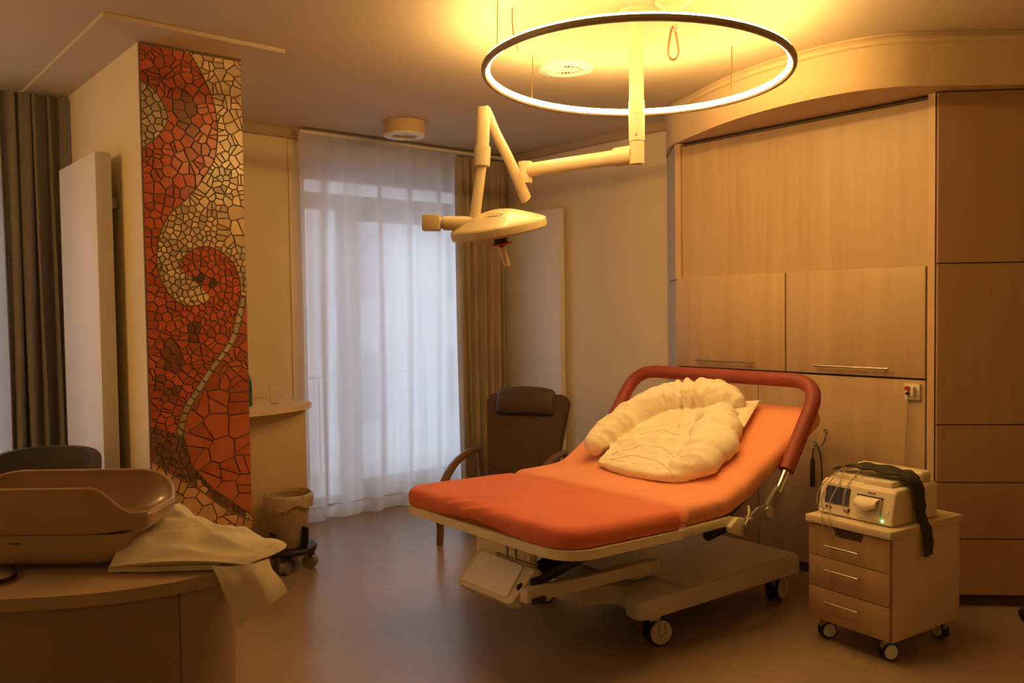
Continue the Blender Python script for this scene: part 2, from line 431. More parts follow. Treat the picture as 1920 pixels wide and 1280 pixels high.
# curved soffit above the bay
soff = sm([(5.014, 4.115, 0), (4.82, 3.95, 0), (4.62, 3.745, 0), (4.50, 3.50, 0), (4.335, 3.13, 0), (4.245, 2.82, 0), (4.21, 2.525, 0), (4.235, 2.25, 0), (4.325, 2.06, 0), (4.46, 1.925, 0), (4.61, 1.80, 0), (4.80, 1.63, 0), (5.014, 1.43, 0)], 8)
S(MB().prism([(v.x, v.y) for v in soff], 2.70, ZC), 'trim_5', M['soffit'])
cor = [(v.x - .0, v.y) for v in soff]
ct = MB(); ct.tube([(v.x, v.y, ZC - .035) for v in soff[10:]], .022, 8)
S(ct, 'trim_6', M['soffit'])

# wall socket, hooks
so = thing('wall_socket', 'small cream wall plate with red and white plugs on the oak panel', 'socket', (XF - .002, 2.095, 1.13))
MB().box((XF - .012, 2.093, 1.132), (.02, .082, .088), None, .004).build('plate', M['white_plastic'], so, world=True)
MB().cyl((XF - .022, 2.113, 1.150), (XF - .045, 2.113, 1.150), .012, seg=14).build('plug', M['red'], so, world=True, label='red plug')
MB().cyl((XF - .022, 2.113, 1.122), (XF - .040, 2.113, 1.122), .008, seg=14).build('plug', M['black'], so, world=True, label='small dark plug')
MB().box((XF - .036, 2.082, 1.136), (.03, .018, .05), None, .005).build('plug', M['white_plastic'], so, world=True, label='cream plug')
tag(origin_to(MB().tube(sm([(XF - .03, 2.112, 1.11), (XF - .028, 2.112, 1.0), (XF - .022, 2.125, .86), (XF - .018, 2.13, .72), (XF - .02, 2.12, .5)]), .0025, 6).build('thin_cable', M['cable']), (XF - .02, 2.12, .5)),
    'thin pale cable hanging from the wall plate down the oak panel', 'cable')
hk = thing('wall_hook', 'bent steel wall hook holding a dark cord beside the bed head', 'hook', (XF - .003, 2.63, .80))
MB().tube(sm([(XF - .004, 2.60, .868), (XF - .03, 2.592, .862), (XF - .04, 2.583, .838), (XF - .03, 2.60, .80), (XF - .02, 2.625, .775)]), .005, 8).build('hook_arm', M['steel'], hk, world=True)
MB().tube(sm([(XF - .004, 2.668, .792), (XF - .035, 2.66, .772), (XF - .04, 2.645, .77), (XF - .03, 2.625, .774)]), .005, 8).build('hook_arm', M['steel'], hk, world=True)
for y_, z_ in ((2.60, .868), (2.668, .792)): MB().cyl((XF - .003, y_, z_), (XF - .010, y_, z_), .012, seg=12).build('hook_base', M['steel'], hk, world=True)
hc = thing('hanging_cord', 'dark looped cord with a soft pouch hanging from the steel hook', 'cord', (XF - .03, 2.64, .5))
MB().tube(sm([(XF - .038, 2.663, .70), (XF - .038, 2.66, .755), (XF - .04, 2.645, .782), (XF - .04, 2.625, .77), (XF - .035, 2.612, .70), (XF - .03, 2.608, .58), (XF - .03, 2.605, .47), (XF - .03, 2.60, .38)]), .0045, 8).build('cord', M['cable_dark'], hc, world=True)
MB().tube(sm([(XF - .036, 2.664, .71), (XF - .034, 2.667, .66), (XF - .034, 2.668, .58), (XF - .034, 2.668, .535)]), [.006] * 2 + [.013] * 16 + [.012], 10, flat=(.5, 1.2)).build('pouch', M['strap'], hc, world=True)

# ------------------------------------------------------------------ curtains
def folds(x, amp, freq, ph): return amp * (math.sin(freq * x + ph) + .45 * math.sin(freq * 1.73 * x + ph * 2.1) + .25 * math.sin(freq * .41 * x + 1.3 * ph))
def curtain_fn(x0, x1, y, z0, z1, amp, freq, ph, gather=0, hem=0):
    def fn(u, v):
        x = x0 + (x1 - x0) * u; z = z0 + (z1 - z0) * v
        k = .45 + .55 * (1 - v) + .1 * noise.noise((x * 3, v * 2, ph))
        return (x + .012 * math.sin(freq * .8 * x + 3 * v), y + folds(x, amp * k, freq, ph + .35 * (1 - v)), z)
    return fn
sh = thing('sheer_curtain', 'white sheer floor-length curtain glowing with daylight over the balcony door', 'curtain', (3.7, 5.9, 0))
MB().grid(curtain_fn(2.94, 4.40, 5.885, .115, 2.925, .030, 24, .4), 260, 24).build('sheer_cloth', M['sheer'], sh, world=True, angle=80)
MB().grid(curtain_fn(2.94, 4.40, 5.884, .012, .117, .030, 24, .4 + .35), 260, 3).build('hem', M['hem'], sh, world=True, angle=80)
MB().tube([Vector(curtain_fn(2.94, 4.40, 5.876, .112, .117, .030, 24, .4 + .35)(i / 260, 1)) for i in range(261)], .0025, 4).build('hem_stitching', M['stitch'], sh, world=True)
dr = thing('drape', 'taupe floor-length curtain gathered at the right of the balcony door', 'curtain', (4.68, 5.86, 0), 0, 'taupe drapes')
MB().shell(curtain_fn(4.375, 4.985, 5.86, .03, 2.90, .042, 78, 1.1), 220, 20, .004).build('drape_cloth', M['drape'], dr, world=True, angle=80)
rd = MB().span((2.93, 5.83, 2.925), (4.96, 5.90, 2.945)); rd = rd.build('curtain_rail', M['white_metal'])
tag(origin_to(rd, (3.9, 5.86, 2.93)), 'white ceiling curtain rail above the balcony door', 'curtain rail')
d2 = thing('drape', 'taupe curtain with shade put into its colour, hanging at the left edge beside the left radiator', 'curtain', (.9, 5.80, 0), 0, 'taupe drapes')
MB().shell(curtain_fn(.985, 1.362, 5.80, .03, 2.93, .034, 88, .2), 190, 20, .004).build('drape_cloth', M['drape_shade'], d2, world=True, angle=80)
s2 = thing('sheer_curtain', 'bluish sheer curtain just showing at the left picture edge behind the dark drape', 'curtain', (.1, 5.9, 0))
MB().grid(curtain_fn(-.8, 1.05, 5.915, .02, 2.93, .022, 22, .9), 200, 20).build('sheer_cloth', M['sheer'], s2, world=True, angle=80)

# ------------------------------------------------------------------ radiators (flat white panels)
def radiator(label, lo, hi, axis_side, wall):
    r = thing('radiator', label, 'radiator', ((lo[0] + hi[0]) / 2, (lo[1] + hi[1]) / 2, lo[2]), 0, 'tall flat radiators')
    MB().span(lo, hi, .006).build('front_panel', M['radiator'], r, world=True)
    x0, x1 = hi[0], wall - .0015
    for z in (lo[2] + .25, hi[2] - .25):
        for y_ in (lo[1] + .08, hi[1] - .14): MB().span((x0, y_, z - .03), (x1, y_ + .06, z + .03)).build('wall_bracket', M['dull_metal'], r, world=True)
    v = MB(); xm = (lo[0] + hi[0]) / 2
    v.tube(sm([(xm, lo[1] + .12, lo[2] + .01), (xm, lo[1] + .12, lo[2] - .08), (xm + axis_side * .03, lo[1] + .12, lo[2] - .12), (wall - .0015, lo[1] + .12, lo[2] - .12)]), .009, 8)
    v.build('pipe', M['white_metal'], r, world=True)
radiator('tall flat white radiator on the wall behind the brown armchair', (4.925, 5.18, .22), (4.985, 5.93, 2.44), 1, 5.014)
radiator('tall flat white radiator on the pillar wall beside the dark drape', (1.238, 4.765, .25), (1.318, 5.52, 2.445), 1, 1.372)

# ------------------------------------------------------------------ mosaic panel
band = [(1.592, 2.965), (1.651, 2.892), (1.708, 2.784), (1.743, 2.681), (1.757, 2.564), (1.742, 2.432), (1.713, 2.364), (1.645, 2.261), (1.578, 2.181), (1.503, 2.112), (1.465, 2.047), (1.437, 1.961), (1.427, 1.867), (1.442, 1.783)]
bulb = [(1.481, 1.703), (1.543, 1.65), (1.606, 1.641), (1.672, 1.66), (1.693, 1.687)]
inner = [(1.647, 1.736), (1.589, 1.794)]
hook = [(1.537, 1.838), (1.571, 1.903), (1.658, 1.949), (1.746, 1.93), (1.823, 1.866), (1.855, 1.778), (1.861, 1.70)]
dl = [(1.858, 1.681), (1.833, 1.592), (1.796, 1.47), (1.737, 1.384), (1.668, 1.299), (1.6, 1.205), (1.533, 1.103), (1.501, .987)]
drr = [(1.887, 1.681), (1.868, 1.592), (1.83, 1.469), (1.771, 1.382), (1.701, 1.297), (1.638, 1.203), (1.57, 1.099), (1.535, .973)]
dk_low = [(1.376, .863), (1.466, .787), (1.602, .692), (1.766, .545), (1.89, .473)]
dk_up = [(1.535, .973), (1.564, .872), (1.573, .817), (1.679, .681), (1.89, .507)]
Bp = [(1.376, 2.755), (1.438, 2.721), (1.482, 2.655), (1.501, 2.584), (1.479, 2.529), (1.431, 2.471), (1.376, 2.427)]
U0, U1, V0, V1 = 1.376, 1.890, .02, 2.935
def cr(p, n=3): return [(v.x, v.y) for v in sm([(a, b, 0) for a, b in p], n)]
bandS, bulbS, innS, hookS = cr(band), cr(bulb), inner, cr(hook)
regs = []
cream = bandS + bulbS + innS + hookS + [(1.884, 1.69), (U1, 1.70), (U1, V1), (1.60, V1)]
regs.append(('cream', cream, .047, .026))
regs.append(('pale', cr(Bp), .036, .036))
red = [(U0, V1), (1.60, V1)] + bandS[1:] + bulbS + innS + hookS + cr(dl) + [(U0, 1.042)] + [(U0, 2.427)] + cr(Bp)[::-1][1:-1] + [(U0, 2.755)]
regs.append(('red', red, .048, .034))
regs.append(('stone', cr(dl) + cr(drr)[::-1], .045, .045))
regs.append(('rust', cr(drr) + dk_up[1:] + [(U1, 1.70)], .10, .10))
regs.append(('brown', [(U0, 1.042), (1.501, .987), (1.535, .973)] + dk_up[1:] + dk_low[::-1], .034, .034))
regs.append(('peach', dk_low + [(U1, V0), (U0, V0)], .075, .075))
def clip_half(poly, px, py, nx, ny):
    out = []; n = len(poly)
    for i in range(n):
        a, b = poly[i], poly[(i + 1) % n]
        da = (a[0] - px) * nx + (a[1] - py) * ny; db = (b[0] - px) * nx + (b[1] - py) * ny
        if da <= 0: out.append(a)
        if (da < 0 < db) or (db < 0 < da):
            t = da / (da - db); out.append((a[0] + (b[0] - a[0]) * t, a[1] + (b[1] - a[1]) * t))
    return out
def inside(p, poly):
    c = False; n = len(poly)
    for i in range(n):
        a, b = poly[i], poly[i - 1]
        if (a[1] > p[1]) != (b[1] > p[1]) and p[0] < (b[0] - a[0]) * (p[1] - a[1]) / (b[1] - a[1]) + a[0]: c = not c
    return c
def area(poly): return .5 * sum(poly[i - 1][0] * poly[i][1] - poly[i][0] * poly[i - 1][1] for i in range(len(poly)))
dark_spots = [((1.662, 1.765), .058, .036, 'dark'), ((1.585, 2.66), .035, .075, 'mid'), ((1.60, 2.55), .03, .06, 'mid'), ((1.60, 1.51), .045, .045, 'mid'), ((1.49, 1.385), .042, .085, 'mid'), ((1.468, 1.19), .06, .05, 'mid'), ((1.425, 1.27), .02, .05, 'mid')]
tile_col = {'cream': (.72, .56, .34), 'pale': (.52, .44, .30), 'red': (.52, .118, .058), 'stone': (.50, .43, .30), 'rust': (.47, .13, .058), 'brown': (.20, .10, .06), 'peach': (.62, .36, .20), 'dark': (.09, .06, .04), 'mid': (.24, .085, .05)}
tile_mats = []; mat_ix = {}
for k, c in tile_col.items():
    for s_ in range(3):
        f = (.84, 1.0, 1.16)[s_]
        mat_ix[(k, s_)] = len(tile_mats)
        tile_mats.append(pm('tile_%s_%d' % (k, s_), tuple(min(.95, x * f) for x in c), .22, var=.06, scale=25))
tb = bmesh.new(); YF = 4.438
rng = random.Random(3)
for kind, poly, sp, sp2 in regs:
    if area(poly) < 0: poly = poly[::-1]
    pts = []; tries = 0
    tris = [[poly[i_] for i_ in t_] for t_ in tessellate_polygon([[Vector((a_, b_, 0)) for a_, b_ in poly]])]
    tris = [t_ if area(t_) > 0 else t_[::-1] for t_ in tris]
    us = [q[0] for q in poly]; vs_ = [q[1] for q in poly]
    def spacing(p):
        if kind == 'cream': return (.085 if p[0] > 1.76 and 1.95 < p[1] < 2.2 else sp2) if p[1] < 2.13 or p[0] > 1.76 and p[1] < 2.2 else (sp * (.62 if abs(p[0] - 1.80) < .05 and 2.1 < p[1] < 2.35 else 1.0))
        if kind == 'red': return .030 if (p[1] < 2.0 and p[0] > 1.53 and p[1] > 1.5) or p[1] > 2.95 else (.040 if p[1] < 1.62 or p[0] < 1.45 else sp)
        if kind == 'rust': return .055 if p[1] > 1.25 else sp
        return sp
    while tries < 5000:
        tries += 1
        q = (rng.uniform(min(us), max(us)), rng.uniform(min(vs_), max(vs_)))
        if not inside(q, poly): continue
        s0 = spacing(q) * rng.uniform(.78, 1.1)
        if all((q[0] - w[0]) ** 2 + (q[1] - w[1]) ** 2 > s0 * s0 for w in pts): pts.append(q); tries = max(0, tries - 40)
    todo = []
    for i, q in enumerate(pts):
        cell = [(q[0] - .12, q[1] - .12), (q[0] + .12, q[1] - .12), (q[0] + .12, q[1] + .12), (q[0] - .12, q[1] + .12)]
        gap = .0034
        near = sorted((w for j, w in enumerate(pts) if j != i), key=lambda w: (w[0] - q[0]) ** 2 + (w[1] - q[1]) ** 2)[:26]
        for w in near:
            dx, dy = w[0] - q[0], w[1] - q[1]; L_ = math.hypot(dx, dy); nx, ny = dx / L_, dy / L_
            cell = clip_half(cell, (q[0] + w[0]) / 2 - nx * gap, (q[1] + w[1]) / 2 - ny * gap, nx, ny)
            if len(cell) < 3: break
        if len(cell) < 3: continue
        if area(cell) < 0: cell = cell[::-1]
        cells = [cell]
        if kind in ('cream', 'rust', 'peach') and abs(area(cell)) > .0013 and rng.random() < .6 or kind == 'red' and abs(area(cell)) > .0012 and rng.random() < .35:
            an = rng.uniform(0, PI); nx, ny = math.cos(an), math.sin(an); of = rng.uniform(-.008, .008)
            cells = [clip_half(cell, q[0] + nx * (of - gap), q[1] + ny * (of - gap), nx, ny), clip_half(cell, q[0] + nx * (of + gap), q[1] + ny * (of + gap), -nx, -ny)]
        todo += [(q, c_) for c_ in cells if len(c_) > 2]
    for q, cell in todo:
        pieces = []
        for tri in tris:
            tile = tri
            for j in range(len(cell)):
                c0, c1 = cell[j], cell[(j + 1) % len(cell)]
                L_ = math.hypot(c1[0] - c0[0], c1[1] - c0[1])
                if L_ < 1e-6: continue
                tile = clip_half(tile, c0[0], c0[1], (c1[1] - c0[1]) / L_, -(c1[0] - c0[0]) / L_)
                if len(tile) < 3: break
            clean = []
            for t_ in tile:
                if not clean or math.hypot(t_[0] - clean[-1][0], t_[1] - clean[-1][1]) > 1e-5: clean.append(t_)
            if len(clean) > 3 and math.hypot(clean[0][0] - clean[-1][0], clean[0][1] - clean[-1][1]) < 1e-5: clean.pop()
            if len(clean) > 2 and abs(area(clean)) > 2e-7: pieces.append(clean)
        if sum(abs(area(t_)) for t_ in pieces) < 5e-5: continue
        cx_, cy_ = q
        k = kind
        for (sx, sy), rx, ry, kk in dark_spots:
            if kind == 'red' and ((q[0] - sx) / rx) ** 2 + ((q[1] - sy) / ry) ** 2 < 1 and rng.random() < .9: k = kk
        if kind == 'brown' and rng.random() < .18: k = 'peach' if rng.random() < .4 else 'mid'
        if kind == 'cream' and spacing(q) < .03 and rng.random() < .3: k = 'pale'
        mi = mat_ix[(k, rng.randrange(3))]
        tilt = (rng.uniform(-.025, .025), rng.uniform(-.02, .02))
        for clean in pieces:
            fr = [tb.verts.new((x, YF - .005 + (x - cx_) * tilt[0] + (z - cy_) * tilt[1], z)) for x, z in clean]
            bk = [tb.verts.new((x, YF + .004, z)) for x, z in clean]
            f = tb.faces.new(fr); f.material_index = mi
            for j in range(len(clean)):
                f = tb.faces.new((fr[j], bk[j], bk[(j + 1) % len(clean)], fr[(j + 1) % len(clean)])); f.material_index = mi
bmesh.ops.recalc_face_normals(tb, faces=tb.faces)
mo = thing('mosaic_panel', 'tall red and cream mosaic of broken tiles on the pillar front', 'mosaic', (1.633, 4.445, .02))
MB().span((1.373, YF, .01), (1.893, 4.455, 2.948)).build('grout_bed', M['grout'], mo, world=True, smooth=False)
jm = MB()
for crv in (bandS + bulbS, hookS, cr(Bp), cr(dl), cr(drr), dk_up, dk_low):
    jm.tube([(max(U0, min(U1, x)), YF - .0045, z) for x, z in crv], .0038, 6, flat=(1, 1))
jm.build('joint_lines', M['grout'], mo, world=True)
me = bpy.data.meshes.new('tiles')
bmesh.ops.transform(tb, matrix=fullmat(mo).inverted(), verts=tb.verts); tb.to_mesh(me); tb.free()
for m_ in tile_mats: me.materials.append(m_)
ti = bpy.data.objects.new('broken_tiles', me); col.objects.link(ti); ti.parent = mo

# ------------------------------------------------------------------ counter beside the pillar, bottle, glass
cn = thing('counter', 'cream wall counter with a curved front edge beside the mosaic pillar', 'counter', (2.2, 5.4, 0))
edge = sm([(1.896, 5.02, 0), (2.10, 5.02, 0), (2.32, 5.045, 0), (2.52, 5.11, 0), (2.645, 5.20, 0), (2.675, 5.30, 0), (2.65, 5.50, 0), (2.60, 5.80, 0)], 6)
MB().prism([(v.x, v.y) for v in edge] + [(2.60, 5.82), (1.896, 5.82)], .962, 1.0, None, .006).build('counter_top', M['counter'], cn, world=True)
MB().span((1.897, 5.19, 0), (2.60, 5.225, .961), .002).build('support_panel', M['counter_panel'], cn, world=True)
bo = MB().lathe([(0, 0), (.034, 0), (.036, .006), (.036, .14), (.034, .165), (.02, .205), (.0145, .225), (.0135, .28), (.015, .282), (.015, .297), (0, .297)], Matrix.Translation((2.245, 5.30, 1.0)), 28)
bo = bo.build('bottle', M['green_glass']); tag(origin_to(bo, (2.245, 5.30, 1.0)), 'dark green glass bottle on the counter, half hidden by the pillar', 'bottle')
gl = MB().lathe([(0, .006), (.026, .006), (.037, .118), (.039, .118), (.0285, 0), (0, 0)], Matrix.Translation((2.44, 5.30, 1.0)), 28)
gl = gl.build('drinking_glass', M['glass']); tag(origin_to(gl, (2.44, 5.30, 1.0)), 'clear empty drinking glass standing on the cream counter', 'glass')

# ------------------------------------------------------------------ waste bin on wheeled dolly
BC = Vector((2.345, 4.945, 0))
dy = thing('wheeled_dolly', 'black round wheeled dolly carrying the waste bin below the counter', 'dolly', BC)
MB().lathe([(0, .115), (.165, .115), (.171, .125), (.171, .14), (.165, .148), (0, .148)], None, 40).build('platform', M['black'], dy)
for k in range(4):
    a = R(20 + 90 * k)
    MB().tube(sm([((.118) * math.cos(a), (.118) * math.sin(a), .148), (.132 * math.cos(a), .132 * math.sin(a), .20), (.138 * math.cos(a), .138 * math.sin(a), .25 + .03 * (k % 2))]), .042, 8, flat=(.25, 1.1)).build('clamp_arm', M['black'], dy)
    c = MB(); x, y = .128 * math.cos(a + .6), .128 * math.sin(a + .6)
    c.box((x, y, .095), (.05, .04, .05), a, .008); cs = c.build('caster', M['black'], dy)
    t = Vector((-math.sin(a + .3), math.cos(a + .3), 0)) * .02
    MB().cyl(Vector((x, y, .045)) - t, Vector((x, y, .045)) + t, .045, seg=24).build('wheel', M['dull_metal'], cs)
bn = thing('waste_bin', 'brown tapered waste bin with a plastic liner folded over its rim', 'bin', BC + Vector((0, 0, .15)))
MB().lathe([(0, 0), (.098, 0), (.103, .01), (.136, .30), (.142, .304), (.142, .312), (.131, .312), (.096, .015), (0, .015)], None, 44).build('bin_body', M['bin'], bn)
def liner(u, v):
    a = 2 * PI * u; prof = [(.128, .22), (.133, .30), (.140, .330), (.149, .326), (.153, .285), (.147, .250 + .014 * math.sin(3 * a) + .009 * math.sin(7 * a + 1))]
    i = min(int(v * 5), 4); t = v * 5 - i; r = prof[i][0] * (1 - t) + prof[i + 1][0] * t; z = prof[i][1] * (1 - t) + prof[i + 1][1] * t
    r += .004 * noise.noise((math.cos(a) * 4, math.sin(a) * 4, v * 5)) + .002 * math.sin(23 * a)
    return (r * math.cos(a), r * math.sin(a), z + .006 * math.sin(2 * a + 1) * v)
MB().grid(liner, 72, 15, closeu=True).build('bin_liner', M['liner'], bn, angle=70)

# ------------------------------------------------------------------ brown armchair
ac = thing('armchair', 'brown high-backed armchair with a head cushion in the corner by the radiator', 'armchair', (3.97, 4.70, 0), R(-151))
# local: +x is where the sitter looks, y to the sitter's left
tilt = Matrix.Rotation(R(-17), 4, 'Y')
bkm = Matrix.Translation((-.22, 0, .40)) @ tilt
prof = rounded([(-.26, -.05), (.26, -.05), (.315, .44), (.33, .535), (.29, .57), (-.29, .57), (-.33, .535), (-.315, .44)], .04, 4)
m = Matrix(((0, 0, 1, 0), (1, 0, 0, 0), (0, 1, 0, 0), (0, 0, 0, 1)))
MB().prism(prof, -.045, .045, bkm @ m, .02, 3).build('backrest', M['brown_fabric'], ac)
def hd(u, v):
    a = 2 * PI * v; y = (u - .5) * .47; k = (1 - (2 * abs(u - .5)) ** 8) ** .5
    return bkm @ Vector((.065 + .035 * math.cos(a) * k, y, .50 + .018 * math.cos(y * 6) + (.095 + .012 * math.cos(y * 5)) * math.sin(a) * (k * .3 + .7)))
MB().grid(hd, 30, 24).build('head_cushion', M['brown_leather'], ac, angle=60)
MB().box((.12, 0, .34), (.66, .50, .12), Matrix.Rotation(R(-6), 3, 'Y'), .04, 4).build('seat', M['brown_fabric'], ac)
for s_ in (1, -1):
    y = .34 * s_
    arm = sm([(-.20, y, .545), (-.05, y, .555), (.12, y, .54), (.28, y, .50), (.42, y, .42), (.49, y, .32), (.51, y, .20), (.50, y, .10), (.515, y, .002)], 6)
    MB().tube(arm, [.021 + .006 * math.sin(PI * i / (len(arm) - 1)) for i in range(len(arm))], 12, flat=(1, 1.1)).build('armrest', M['beech'], ac)
    MB().tube(sm([(-.20, y, .545), (-.24, y, .38), (-.28, y, .2), (-.36, y, .002)]), .02, 10).build('leg', M['beech'], ac)
    MB().tube([(-.25, y, .30), (.50, y, .27)], .016, 8).build('side_rail', M['beech'], ac)
MB().tube([(.30, -.34, .277), (.30, .34, .277)], .014, 8).build('cross_rail', M['dull_metal'], ac)

# ------------------------------------------------------------------ ceiling fixtures
rg = thing('ring_lamp', 'large glowing ring lamp hung by thin wires below the ceiling', 'lamp', (3.119, 2.743, 2.718))
rg.rotation_euler = (R(-.45), R(2.4), 0)
RR = .712
MB().lathe([(RR - .006, -.0125), (RR + .002, -.020), (RR + .016, -.020), (RR + .021, -.012), (RR + .021, .004), (RR - .0175, .004)], None, 128, closed=True).build('ring_profile', M['ringbody'], rg)
MB().lathe([(RR - .014, .0045), (RR + .017, .0045), (RR + .013, .015), (RR - .010, .015)], None, 128, closed=True).build('light_diffuser', M['diffuser'], rg)
MB().lathe([(RR - .0185, .0035), (RR - .019, .001), (RR - .010, -.0112), (RR - .007, -.0105)], None, 128, closed=True).build('inner_diffuser', M['diffuser_in'], rg)
for a in (92, -3, 163):
    p = Vector((RR * math.cos(R(a)), RR * math.sin(R(a)), .0)); top = Vector((p.x, p.y, ZC - 2.718 - .0 + .043 * p.x))
    MB().tube([p + Vector((0, 0, .02)), top], .0025, 6).build('suspension_wire', M['brass'], rg)
tag(origin_to(MB().tube(sm([(2.56, 2.985, 2.97), (2.555, 2.98, 2.89), (2.565, 2.975, 2.82), (2.585, 2.96, 2.742)]), .003, 6).build('lamp_cable', M['brass']), (2.56, 2.985, 2.97)),
    'thin power cable from the ceiling down to the ring lamp', 'cable')

el = thing('examination_lamp', 'cream jointed examination lamp on a ceiling pole above the bed', 'lamp', (3.046, 2.673, ZC))
PX, PY = 3.046, 2.673
MB().lathe([(0, 0), (.085, 0), (.085, -.012), (.05, -.035), (0, -.035)], Matrix.Translation((PX, PY, ZC)), 40).build('ceiling_flange', M['lamp_enamel'], el, world=True)
MB().cyl((PX, PY, ZC - .01), (PX, PY, 2.53), .034, seg=32).build('ceiling_pole', M['lamp_enamel'], el, world=True)
pc = MB().cyl((PX, PY, 2.56), (PX, PY, 2.375), .037, seg=32).build('pole_sleeve', M['lamp_enamel'], el, world=True)
for z in (2.50, 2.40): MB().cyl((PX - .030, PY - .022, z), (PX - .033, PY - .024, z), .005, seg=10).build('screw', M['dull_metal'], pc, world=True)
ad = Vector((2.931 - PX, 3.331 - PY, 0)).normalized()
MB().cyl((PX, PY, 2.375), (PX, PY, 2.27), .034, seg=32).build('lower_joint', M['lamp_enamel'], el, world=True)
MB().tube([Vector((PX, PY, 2.315)) + ad * .02, Vector((PX, PY, 2.315)) + ad * .12], .045, 16, flat=(1, .8)).build('arm_socket', M['lamp_enamel'], el, world=True)
MB().tube([Vector((PX, PY, 2.315)) + ad * .10, Vector((2.931, 3.331, 2.315))], .034, 16, flat=(1.05, .8)).build('horizontal_arm', M['lamp_enamel'], el, world=True)
E1 = Vector((2.931, 3.331, 0))
MB().cyl(E1 + Vector((0, 0, 2.36)), E1 + Vector((0, 0, 2.25)), .036, seg=28).build('elbow_joint', M['lamp_enamel'], el, world=True)
T1 = Vector((2.56, 3.203, 2.54)); dirv = (T1 - Vector((2.93, 3.33, 2.23)))
sa = [Vector((2.93, 3.33, 2.17)), Vector((2.895, 3.318, 2.215)), Vector((2.78, 3.279, 2.345)), Vector((2.66, 3.238, 2.46)), Vector((2.60, 3.217, 2.535)), Vector((2.575, 3.208, 2.555))]
MB().tube(sm(sa, 5), [.040 - .014 * i / 25 for i in range(26)], 16, flat=(1, .62)).build('spring_arm', M['lamp_enamel'], el, world=True)
MB().cyl(T1 + Vector((0, 0, .02)), T1 + Vector((-.008, .006, -.20)), .033, .031, seg=28).build('fork_barrel', M['lamp_enamel'], el, world=True)
MB().cyl(T1 + Vector((-.006, .005, -.165)), T1 + Vector((-.010, .008, -.255)), .040, .038, seg=28).build('fork_collar', M['lamp_enamel'], el, world=True)
MB().cyl(T1 + Vector((-.010, .008, -.25)), (2.517, 3.236, 2.02), .023, .027, seg=24).build('drop_rod', M['lamp_enamel'], el, world=True)
lat = Vector((.7615, -.648, 0)); fwd = Vector((.648, .7615, 0))
HC = Vector((2.606, 3.164, 2.004))                    # lamp head centre
MB().tube([Vector((2.40, 3.325, 2.016)), Vector((2.48, 3.262, 2.012)), Vector((2.53, 3.222, 2.008))], [.034, .036, .036], 16).build('yoke', M['lamp_enamel'], el, world=True)
MB().box(Vector((2.355, 3.357, 2.016)), (.085, .075, .075), Matrix.Rotation(R(-40), 3, 'Z'), .006).build('grip_block', M['lamp_enamel'], el, world=True)
MB().cyl((2.383, 3.337, 2.016), (2.43, 3.30, 2.016), .027, seg=20).build('yoke_neck', M['lamp_enamel'], el, world=True)
hm = Matrix.Translation(HC) @ Matrix.Rotation(R(-9.2), 4, fwd) @ Matrix.Rotation(R(10), 4, lat)
hd_ = MB().lathe([(0, .075), (.03, .074), (.08, .065), (.14, .043), (.20, .018), (.218, .010), (.230, .002), (.232, -.004), (.231, -.034), (.224, -.042), (0, -.043)], hm, 64).build('lamp_head', M['lamp_enamel'], el, world=True)
MB().lathe([(0, -.0425), (.195, -.0425), (.195, -.047), (0, -.049)], hm, 48).build('lens_plate', M['handle_clear'], hd_, world=True)
vm = MB()
for s_ in (1, -1): vm.tube([hm @ Vector((-.06 + .010 * s_, -.10, .0565)), hm @ Vector((-.06 + .04 * s_, -.03 - .02, .0695))], .008, 6, flat=(.15, 1))
vm.build('maker_mark', M['bedbase'], hd_, world=True)
hn = MB().cyl(hm @ Vector((0, 0, -.048)), hm @ Vector((0, 0, -.084)), .034, seg=24).build('handle_socket', M['black'], hd_, world=True)
MB().lathe([(0, -.084), (.05, -.086), (.052, -.092), (.014, -.096), (.014, -.109), (0, -.109)], hm, 28).build('guard_ring', M['red'], hn, world=True)
MB().cyl(hm @ Vector((0, 0, -.104)), hm @ Vector((.012, 0, -.20)), .018, .016, seg=20).build('sterile_handle', M['handle_clear'], hn, world=True)

hp = thing('ceiling_hook', 'short ceiling pole with a hanging steel snap hook inside the ring lamp', 'hook', (3.063, 2.469, ZC))
MB().lathe([(0, 0), (.08, 0), (.08, -.012), (.05, -.03), (0, -.03)], Matrix.Translation((3.063, 2.469, ZC)), 40).build('ceiling_flange', M['lamp_enamel'], hp, world=True)
MB().cyl((3.063, 2.469, ZC - .01), (3.063, 2.469, 2.855), .032, seg=28).build('short_pole', M['lamp_enamel'], hp, world=True)
cpts = [(0, .0), (-.010, -.02), (-.016, -.05), (-.023, -.10), (-.022, -.125), (-.010, -.142), (.005, -.144), (.019, -.13), (.023, -.105), (.015, -.05), (.008, -.015)]
MB().tube(sm([Vector((3.063, 2.469, 2.852)) + lat * a + Vector((0, 0, b)) for a, b in cpts], 5), .005, 8).build('snap_hook', M['brass'], hp, world=True)
MB().tube(sm([Vector((3.063, 2.469, 2.86)) + lat * a + Vector((0, 0, b)) for a, b in [(0, 0), (.012, -.012), (.010, -.026), (-.004, -.02)]], 5), .006, 8).build('eye_bolt', M['dull_metal'], hp, world=True)

